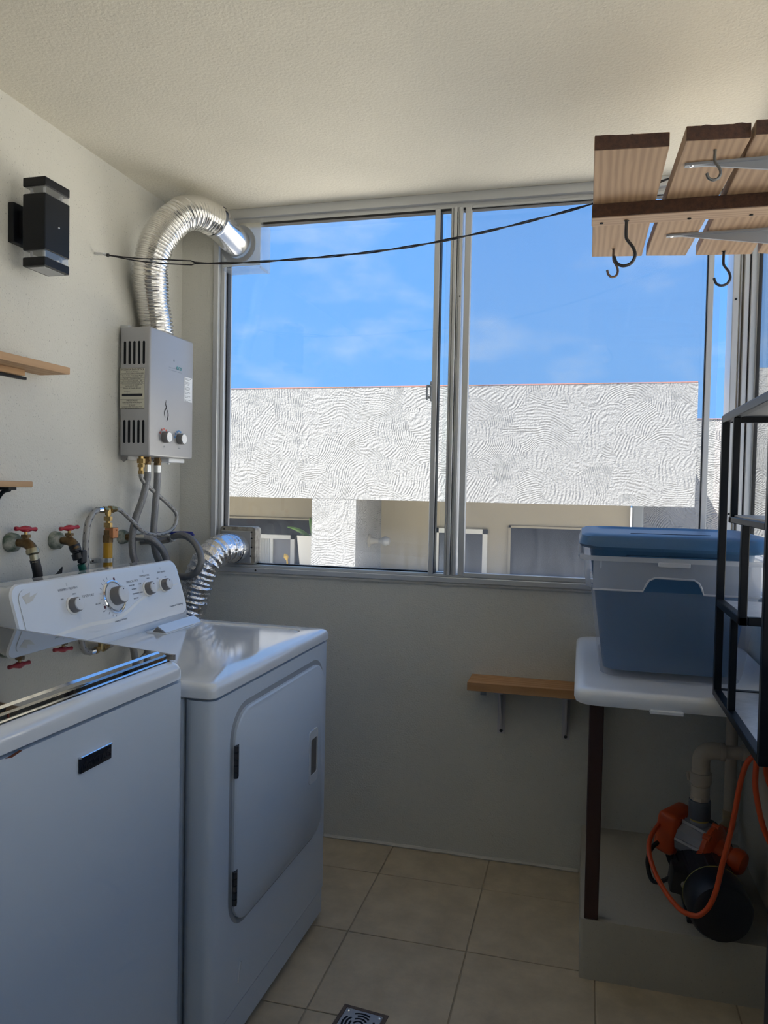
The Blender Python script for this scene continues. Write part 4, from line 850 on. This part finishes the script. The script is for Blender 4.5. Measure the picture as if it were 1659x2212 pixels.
b = B(); lathe(b, [(0, 0), (.005, .001), (.005, .003)], (1.207, -.007, .628), (0, 1, 0), 10); obj('screw', b, BLACKP, br)

# ------------------------------------------------------------------ plinth, table, bins
b = B(); prism(b, rrect(1.567, XR, -.618, 0, .008, 3), lambda u, v, w: (u, v, w), 0, .170); pl = top('concrete_plinth', b, CONC, 'low cement plinth in the right corner under the table', 'plinth')
tb = root('side_table', (1.80, -.4, .17), 'white plastic-topped table on dark brown steel legs carrying the storage bins', 'table')
b = B(); lo = []
for z, d in ((.822, .012), (.818, .004), (.828, .0), (.845, .0), (.853, .004), (.857, .012), (.857, .030), (.853, .040)):
    lo.append([(x, y, z) for x, y in rrect(1.534+d, 2.076-d, -.782+d, -.012-d, .05, 6)])
loft(b, lo[1:]); obj('table_top', b, WPLAS, tb, ang=60)
b = B(); box(b, 1.72, 1.80, -.790, -.772, .812, .822, .002, 1); obj('lip', b, WPLAS, tb, smooth=False)
for y in (-.600, -.062):
    b = B(); box(b, 1.577 if y < -.3 else 1.584, 1.615 if y < -.3 else 1.614, y-.018, y+.018, .172, .818, .002, 1); obj('leg', b, BROWN, tb, smooth=False)
b = B(); box(b, 1.57, 1.608, -.60, -.06, .790, .818); box(b, 1.60, XR-.005, -.075, -.045, .790, .818); obj('frame', b, BROWN, tb, smooth=False)
cb = root('clear_storage_bin', (1.77, -.40, .857), 'milky clear plastic storage bin on the white table with a blue bin inside', 'storage bin')
BX0, BX1, BY0, BY1 = 1.545, 2.035, -.645, -.12
def bl(z, d, r=.05): return [(x, y, z) for x, y in rrect(BX0+d, BX1-d*1.2, BY0+d*.5, BY1-d*.6, r, 6)]
b = B(); loft(b, [bl(.862, .058), bl(.859, .066), ], True, False); loft(b, [bl(.862, .058), bl(.885, .052), bl(1.10, .026)], False, False); obj('body', b, CLEARP, cb, ang=60)
MILK = veil('milky_band', (0.78, 0.81, 0.87), 0.46, rough=0.25, trans=0.55, gloss=0.12)
b = B(); loft(b, [bl(1.10, .026), bl(1.104, .012), bl(1.185, .004)], False, False)
bmesh.ops.delete(b, geom=[f for f in b.faces if f.calc_center_median().y < BY0+.02], context='FACES'); obj('upper_band', b, MILK, cb, ang=60)
ARCH = [(1.575, 1.102), (1.705, 1.102), (1.712, 1.118), (1.720, 1.132), (1.736, 1.140), (1.834, 1.138), (1.846, 1.130), (1.853, 1.116), (1.858, 1.100), (1.995, 1.100)]
b = B(); prism(b, [(1.575, 1.186)] + ARCH + [(1.995, 1.186)], lambda u, v, w: (u, w, v), BY0+.0015, BY0+.0045); obj('front_band', b, MILK, cb, smooth=False)
b = B(); loft(b, [bl(1.180, .006), bl(1.180, -.006), bl(1.192, -.007), bl(1.193, .003)], False, False); obj('rim', b, CLEARR, cb, ang=50)
b = B(); yb = BY0-.0
tube(b, [Vector((x, BY0+.002, z)) for x, z in ARCH], .0030, 6); obj('moulded_handle_edge', b, CLEARR, cb)
b = B(); box(b, 1.742, 1.822, BY0-.008, BY0-.001, 1.170, 1.182, .002, 1); obj('rim_notch', b, CLEARR, cb, smooth=False)
b = B()
for x in (1.595, 1.962): box(b, x-.0015, x+.0015, BY0-.002, BY0+.001, 1.160, 1.182)
obj('rib', b, CLEARR, cb, smooth=False)
b = B(); tube(b, cr([Vector((BX0-.004, y, z)) for y, z in ((-.56, 1.185), (-.53, 1.215), (-.48, 1.225), (-.30, 1.225), (-.25, 1.215), (-.22, 1.185))], 6), .007, 8)
obj('side_handle', b, CLEARR, cb); b = B(); tube(b, cr([Vector((BX1+.002, y, z)) for y, z in ((-.56, 1.185), (-.53, 1.215), (-.48, 1.225), (-.30, 1.225), (-.25, 1.215), (-.22, 1.185))], 6), .007, 8); obj('side_handle', b, CLEARR, cb)
bb = root('blue_storage_bin', (1.78, -.38, .87), 'denim blue storage bin with a bowed blue lid nested in the clear bin', 'storage bin')
def b2(z, d, r=.05): return [(x, y, z) for x, y in rrect(1.562+d, 2.000-d, -.610+d*.5, -.14-d*.6, r, 6)]
b = B(); loft(b, [b2(.872, .048), b2(1.11, .016), b2(1.21, .004), b2(1.222, -.004)], True, True); obj('body', b, BLUEP, bb, ang=50)
b = B(); box(b, 1.66, 1.90, -.617, -.605, 1.168, 1.195, .004, 2); obj('grip', b, BLUEP, bb)
b = B()
def lidloop(z, d, sag, r=.06):
    o = []
    for x, y in rrect(1.538+d, 2.040-d, -.622+d, -.105-d, r, 8):
        t = (x-1.789)/.25; o.append((x, y - (.040*(1-t*t) if y < -.36 else 0), z - sag*3*(1-t*t)*(1 if y < -.36 else .3)))
    return o
loft(b, [lidloop(1.214, .004, .004), lidloop(1.222, -.004, .004), lidloop(1.246, .004, .003), lidloop(1.252, .016, .002), lidloop(1.253, .050, .0), lidloop(1.247, .062, .0), lidloop(1.247, .10, 0)])
ld = obj('lid', b, BLUEP, bb, ang=45)
b = B(); prism(b, [(1.68, -.46), (1.90, -.452), (1.89, -.442), (1.69, -.446)], lambda u, v, w: (u, v, w), 1.2465, 1.2485); obj('lid_groove', b, pbr('deep_blue', (.012, .03, .07), .5), ld)

# ------------------------------------------------------------------ black rack at the right edge
rk = root('metal_rack', (1.97, -1.0, .862), 'black square-tube staggered rack with pale shelf boards at the right edge', 'rack')
RX0, RX1, RY0, RY1, RZ0, RZ1 = 1.872, 2.070, -1.262, -.738, .862, 1.562
w_ = .018
def bar(n, a0, a1, c0, c1, d0, d1): return obj(n, box(B(), a0, a1, c0, c1, d0, d1, .0015, 1), BLACK, rk, smooth=False)
for x in (RX0, RX1-w_):
    for y in (RY0, RY1-w_): bar('post', x, x+w_, y, y+w_, RZ0, RZ1)
    for z in (RZ0, RZ1-w_): bar('rail', x, x+w_, RY0+w_, RY1-w_, z, z+w_)
for y in (RY0, RY1-w_):
    for z in (RZ0, RZ1-w_): bar('crossbar', RX0+w_, RX1-w_, y, y+w_, z, z+w_)
# staggered inner shelves
ZA, ZB = 1.302, 1.088
YA, YM, YB = -.905, -1.02, -.95
for x in (RX0, RX1-w_):
    bar('rail', x, x+w_, RY0+w_, YA+.03, ZA, ZA+w_*.8); bar('rail', x, x+w_, YM-w_, RY1-w_, ZB, ZB+w_)
    bar('divider', x, x+w_*.85, YA, YA+w_*.85, ZA, RZ1-w_); bar('divider', x, x+w_*.9, YM-w_, YM, ZB, ZA); bar('divider', x, x+w_*.85, YB, YB+w_*.85, RZ0+w_, ZB)
bar('crossbar', RX0+w_, RX1-w_, YM-w_, YM, ZB, ZB+w_); bar('crossbar', RX0+w_, RX1-w_, YA+.012, YA+.03, ZA, ZA+w_*.8)
obj('top_board', box(B(), RX0+.004, RX1-.004, RY0+.004, RY1-.004, RZ1-.004, RZ1+.003), pbr('dark_board', (.05, .052, .055), .4), rk, smooth=False)
obj('shelf_board', box(B(), RX0+w_, RX1-w_, YM, RY1-w_, ZB+.006, ZB+.016), MARBLE, rk, smooth=False)
obj('shelf_board', box(B(), RX0+w_, RX1-w_, RY0+w_, RY1-w_, RZ0+.006, RZ0+.016), MARBLE, rk, smooth=False)
obj('shelf_board', box(B(), RX0+w_*.4, RX1-w_, RY0+w_, YA+.02, ZA+w_*.8, ZA+w_*.8+.004), pbr('grey_board', (.30, .30, .31), .3, .3), rk, smooth=False)
nc = root('navy_cabinet', (1.97, -1.55, 0), 'dark navy cabinet side at the lower right edge below the black rack', 'cabinet')
obj('body', box(B(), 1.902, 2.08, -1.95, -1.235, .03, .858, .006, 2), NAVY, nc)
obj('plinth', box(B(), 1.91, 2.07, -1.93, -1.25, 0, .03), BLACKP, nc, smooth=False)

# ------------------------------------------------------------------ pump on the plinth
pm = root('water_pump', (1.93, -.45, .17), 'black electric water pump with orange pressure controller on the cement plinth', 'pump')
ax = Vector((.06, -1, 0)).normalized(); mc = Vector((1.912, -.345, .254))
b = B(); lathe(b, [(0, 0), (.070, 0), (.075, .01), (.075, .19), (.080, .195), (.082, .205), (.082, .285), (.074, .302), (.05, .310), (0, .312)], mc, ax, 36); obj('motor', b, MOTOR, pm)
b = B()
for k_ in range(18):
    a = 2*PI*k_/18; a_, u_, v_ = frame(ax); d = u_*math.cos(a)+v_*math.sin(a); p0 = mc+ax*.02+d*.074
    tube(b, [p0, p0+ax*.165], .0035, 4)
obj('cooling_fin', b, MOTOR, pm)
b = B(); lathe(b, [(.0825, 0), (.0835, .002), (.0825, .005)], mc+ax*.200, ax, 36, closed=False); obj('name_band', b, pbr('yellow_line', (.25, .23, .06), .4), pm)
b = B(); lathe(b, [(0, 0), (.085, 0), (.098, .012), (.098, .055), (.085, .068), (0, .068)], mc+Vector((0, .065, .02)), ax, 32); cyl(b, (1.910, -.315, .30), (1.910, -.340, .318), .034, n=20); obj('pump_head', b, MOTOR, pm)
b = B(); box(b, 1.855, 1.972, -.56, -.40, .170, .184, .003, 1); box(b, 1.875, 1.895, -.56, -.40, .18, .22); box(b, 1.93, 1.95, -.56, -.40, .18, .22); obj('foot', b, MOTOR, pm, smooth=False)
b = B(); box(b, -.036, .036, -.040, .040, -.032, .032, .006, 2, M=Matrix.Translation((1.850, -.490, .262)) @ Matrix.Rotation(.15, 4, 'Y')); jb = obj('terminal_box', b, BLACKP, pm)
b = B(); lathe(b, [(0, 0), (.011, .001), (.011, .003), (0, .003)], (1.850, -.532, .265), (0, -1, 0), 14); obj('emblem', b, pbr('silver_dot', (.4, .4, .4), .4, .5), jb)
# pressure controller
ca = Vector((.80, -.56, -.14)).normalized(); cc = Vector((1.866, -.345, .334)); a_, u_, v_ = frame(ca)
b = B(); R8 = [(math.cos(2*PI*(k_+.5)/8), math.sin(2*PI*(k_+.5)/8)) for k_ in range(8)]
lathe(b, [(0, 0), (.056, 0), (.058, .004), (.054, .082), (.050, .086), (0, .086)], cc, ca, 12)
for k_ in range(6):
    a = 2*PI*k_/6; d = u_*math.cos(a)+v_*math.sin(a); tube(b, [cc+ca*.004+d*.057, cc+ca*.082+d*.054], .007, 6)
body = obj('controller_body', b, CTRLG, pm, ang=25)
Mx = Matrix(((ca.x, u_.x, v_.x, 0), (ca.y, u_.y, v_.y, 0), (ca.z, u_.z, v_.z, 0), (0, 0, 0, 1)))
b = B(); box(b, -.062, .004, -.064, .064, -.064, .064, .018, 3, M=Matrix.Translation(cc) @ Mx); obj('controller_box', b, ORANGE, pm)
b = B()
for s in range(6): box(b, .0025, .0062, -.045+s*.016, -.037+s*.016, -.058, .058, .001, 1, M=Matrix.Translation(cc) @ Mx)
obj('controller_rib', b, pbr('deep_orange', (.35, .04, .01), .4), pm, smooth=False)
b = B(); lathe(b, [(0, 0), (.066, 0), (.070, .004), (.070, .014), (.067, .018), (.056, .026), (.038, .030), (.033, .04), (.026, .075), (0, .078)], cc+ca*.082, ca, 28)
for k_ in range(8):
    a = 2*PI*k_/8; d = u_*math.cos(a)+v_*math.sin(a); cyl(b, cc+ca*.081+d*.067, cc+ca*.102+d*.067, .009, n=10)
obj('controller_flange', b, ORANGE, pm, ang=35)
b = B(); lathe(b, [(0, 0), (.033, 0), (.036, .006), (.036, .024), (.030, .034), (.012, .037), (0, .037)], cc+ca*.152, ca, 24); obj('controller_cap', b, ORANGE, pm)
b = B(); box(b, .112, .150, -.030, .026, .016, .032, .003, 1, M=Matrix.Translation(cc) @ Mx @ Matrix.Rotation(.5, 4, 'X')); obj('controller_label', b, BLACKP, pm, smooth=False)
b = B()
g1 = cc - ca*.045 + Vector((-.045, -.045, .020)); g2 = g1 + Vector((.006, -.004, -.050))
for g in (g1, g2): lathe(b, [(0, 0), (.014, 0), (.014, .016), (.010, .022), (0, .022)], g+Vector((.03, .02, 0)), Vector((-.8, -.45, -.05)), 12)
obj('cable_gland', b, ORANGE, pm)
b = B(); tube(b, cr([g2+Vector((.012, .01, 0)), g2+Vector((-.02, -.02, -.02)), g2+Vector((-.030, -.04, -.06)), g2+Vector((-.01, -.06, -.10)), Vector((1.838, -.500, .280))], 8), .0065, 8); obj('motor_cable', b, BLACKP, pm)
# riser pipework above the controller
ox, oy = 1.906, -.370
ri = root('pump_riser', (ox, oy, .42), 'cream and grey plastic pipe rising from the pump and turning to the right wall', 'pipe')
def low(bm):
    bmesh.ops.translate(bm, verts=bm.verts[:], vec=(0, 0, -.040)); return bm
b = B(); cyl(b, (ox, oy, .395), (ox, oy, .432), .026, n=18); obj('outlet_neck', low(b), CTRLG, ri)
b = B(); cyl(b, (ox, oy, .430), (ox, oy, .437), .027, n=20); obj('seal_tape', low(b), pbr('yellow_tape', (.50, .40, .14), .6), ri)
b = B(); rcyl(b, (ox, oy, .436), (ox, oy, .492), .0315, .002, 24); obj('grey_coupling', low(b), PVCG, ri)
b = B(); cyl(b, (ox, oy, .490), (ox, oy, .503), .028, n=8); rcyl(b, (ox, oy, .500), (ox, oy, .536), .027, .002, 20); cyl(b, (ox, oy, .534), (ox, oy, .545), .024, n=20); rcyl(b, (ox, oy, .543), (ox, oy, .575), .032, .002, 12); cyl(b, (ox-.032, oy, .548), (ox-.037, oy, .572), .006, n=6); rcyl(b, (ox, oy, .572), (ox, oy, .590), .026, .002, 20); obj('union', low(b), CREAM, ri, ang=30)
b = B(); tube(b, cr([(ox, oy, .585), (ox, oy, .612), (ox+.008, oy, .632), (ox+.028, oy, .642), (ox+.055, oy, .642)], 6), .0255, 18); rcyl(b, (ox+.05, oy, .642), (ox+.065, oy, .642), .027, .002, 20); obj('elbow', low(b), CREAM, ri)
b = B(); cyl(b, (ox+.06, oy, .642), (XR-.03, oy+.01, .642), .0195, n=18); rcyl(b, (XR-.07, oy+.008, .642), (XR-.035, oy+.01, .642), .0235, .002, 18); obj('horizontal_run', low(b), CREAM, ri)
b = B(); tube(b, cr([(XR-.04, oy+.01, .642), (XR-.028, oy+.0, .640), (XR-.024, oy-.06, .60), (XR-.024, oy-.16, .54), (XR-.024, oy-.30, .45)], 6), .0195, 14); obj('wall_run', low(b), CREAM, ri)
sp = root('suction_pipe', (2.04, -.16, .17), 'cream plastic pipe standing in the corner behind the pump', 'pipe')
b = B(); cyl(b, (2.045, -.06, .30), (2.045, -.06, .785), .019, n=18); obj('riser', b, CREAM, sp)
b = B(); tube(b, cr([(2.045, -.06, .31), (2.045, -.065, .285), (2.035, -.10, .272), (1.985, -.19, .272)], 6), [.021]*19, 14); obj('elbow', b, pbr('yellowed_pvc', (.50, .38, .22), .45), sp)
jx = root('junction_box', (2.03, -.80, .68), 'small dark blue plastic box under the black rack with orange cord', 'box')
b = B(); box(b, 1.985, 2.030, -.80, -.72, .725, .800, .005, 2); obj('body', b, pbr('dark_blue_box', (.012, .016, .06), .4), jx)
b = B(); box(b, 2.03, XR, -.775, -.745, .745, .780); obj('mount', b, BLACKP, jx, smooth=False)
ec = root('extension_cord', (1.87, -.6, .17), 'orange extension cord looping from the blue box down past the pump', 'cord')
pth = [(1.992, -.758, .735), (1.960, -.745, .705), (1.948, -.72, .639), (1.940, -.71, .563), (1.929, -.705, .487), (1.915, -.70, .410), (1.904, -.70, .348), (1.890, -.695, .300), (1.871, -.69, .271), (1.853, -.685, .261), (1.822, -.67, .264), (1.791, -.63, .282), (1.765, -.58, .311), (1.753, -.52, .340), (1.761, -.47, .362), g1+Vector((.012, .01, 0))]
b = B(); tube(b, cr(pth, 10), .0068, 10); obj('cable', b, OCORD, ec)
ec2 = root('orange_cable', (1.99, -.80, .50), 'orange cable hanging in a loop below the black rack at the right edge', 'cord')
b = B(); tube(b, cr([(1.968, -.80, .79), (1.966, -.80, .717), (1.966, -.80, .66), (1.976, -.80, .604), (1.990, -.80, .555), (2.012, -.80, .515), (2.035, -.80, .525), (2.040, -.79, .58), (2.020, -.785, .63), (2.000, -.78, .667), (1.992, -.78, .707), (1.990, -.778, .765)], 8), .0068, 10); obj('cable', b, OCORD, ec2)
# ------------------------------------------------------------------ floor drain
fdn = root('floor_drain', (1.02, -.98, 0), 'square metal floor drain with slotted grate at the bottom of the photo', 'drain')
cx, cy, rz = 1.025, -.975, -.10
MD = Matrix.Translation((cx, cy, 0)) @ Matrix.Rotation(rz, 4, 'Z')
b = B(); 
for x0_, x1_, y0_, y1_ in ((-.062, .062, .052, .062), (-.062, .062, -.062, -.052), (-.062, -.052, -.052, .052), (.052, .062, -.052, .052)): box(b, x0_, x1_, y0_, y1_, 0, .002, M=MD)
obj('frame', b, pbr('rusty_frame', (.16, .12, .10), .7, var=.4, vscale=60), fdn, smooth=False)
b = B(); box(b, -.051, .051, -.051, .051, 0, .0028, .001, 1, M=MD); gr = obj('grate', b, pbr('drain_steel', (.52, .53, .56), .35, .8), fdn, smooth=False)
for rr, segs in ((.012, 2), (.022, 3), (.032, 4), (.041, 4)):
    for s in range(segs):
        a0 = 2*PI*s/segs+.25+rr*20; a1 = a0+2*PI/segs-.5
        P = [Vector((rr*math.cos(a0+(a1-a0)*k_/8), rr*math.sin(a0+(a1-a0)*k_/8))) for k_ in range(9)]
        o_ = [p*(1+.0026/rr) for p in P]; i_ = [p*(1-.0026/rr) for p in P]
        b = B(); prism(b, [tuple(p) for p in o_]+[tuple(p) for p in i_[::-1]], lambda u, v, w: MD @ Vector((u, v, w)), .0027, .0031); obj('slot', b, DARK, gr, smooth=False)
b = B()
for x, y in ((.043, .043), (-.043, .043), (-.043, -.043), (.043, -.043)): lathe(b, [(0, .0045), (.004, .004), (.0055, .0028)], MD @ Vector((x, y, 0)), (0, 0, 1), 10)
obj('screw', b, CHROME, fdn)
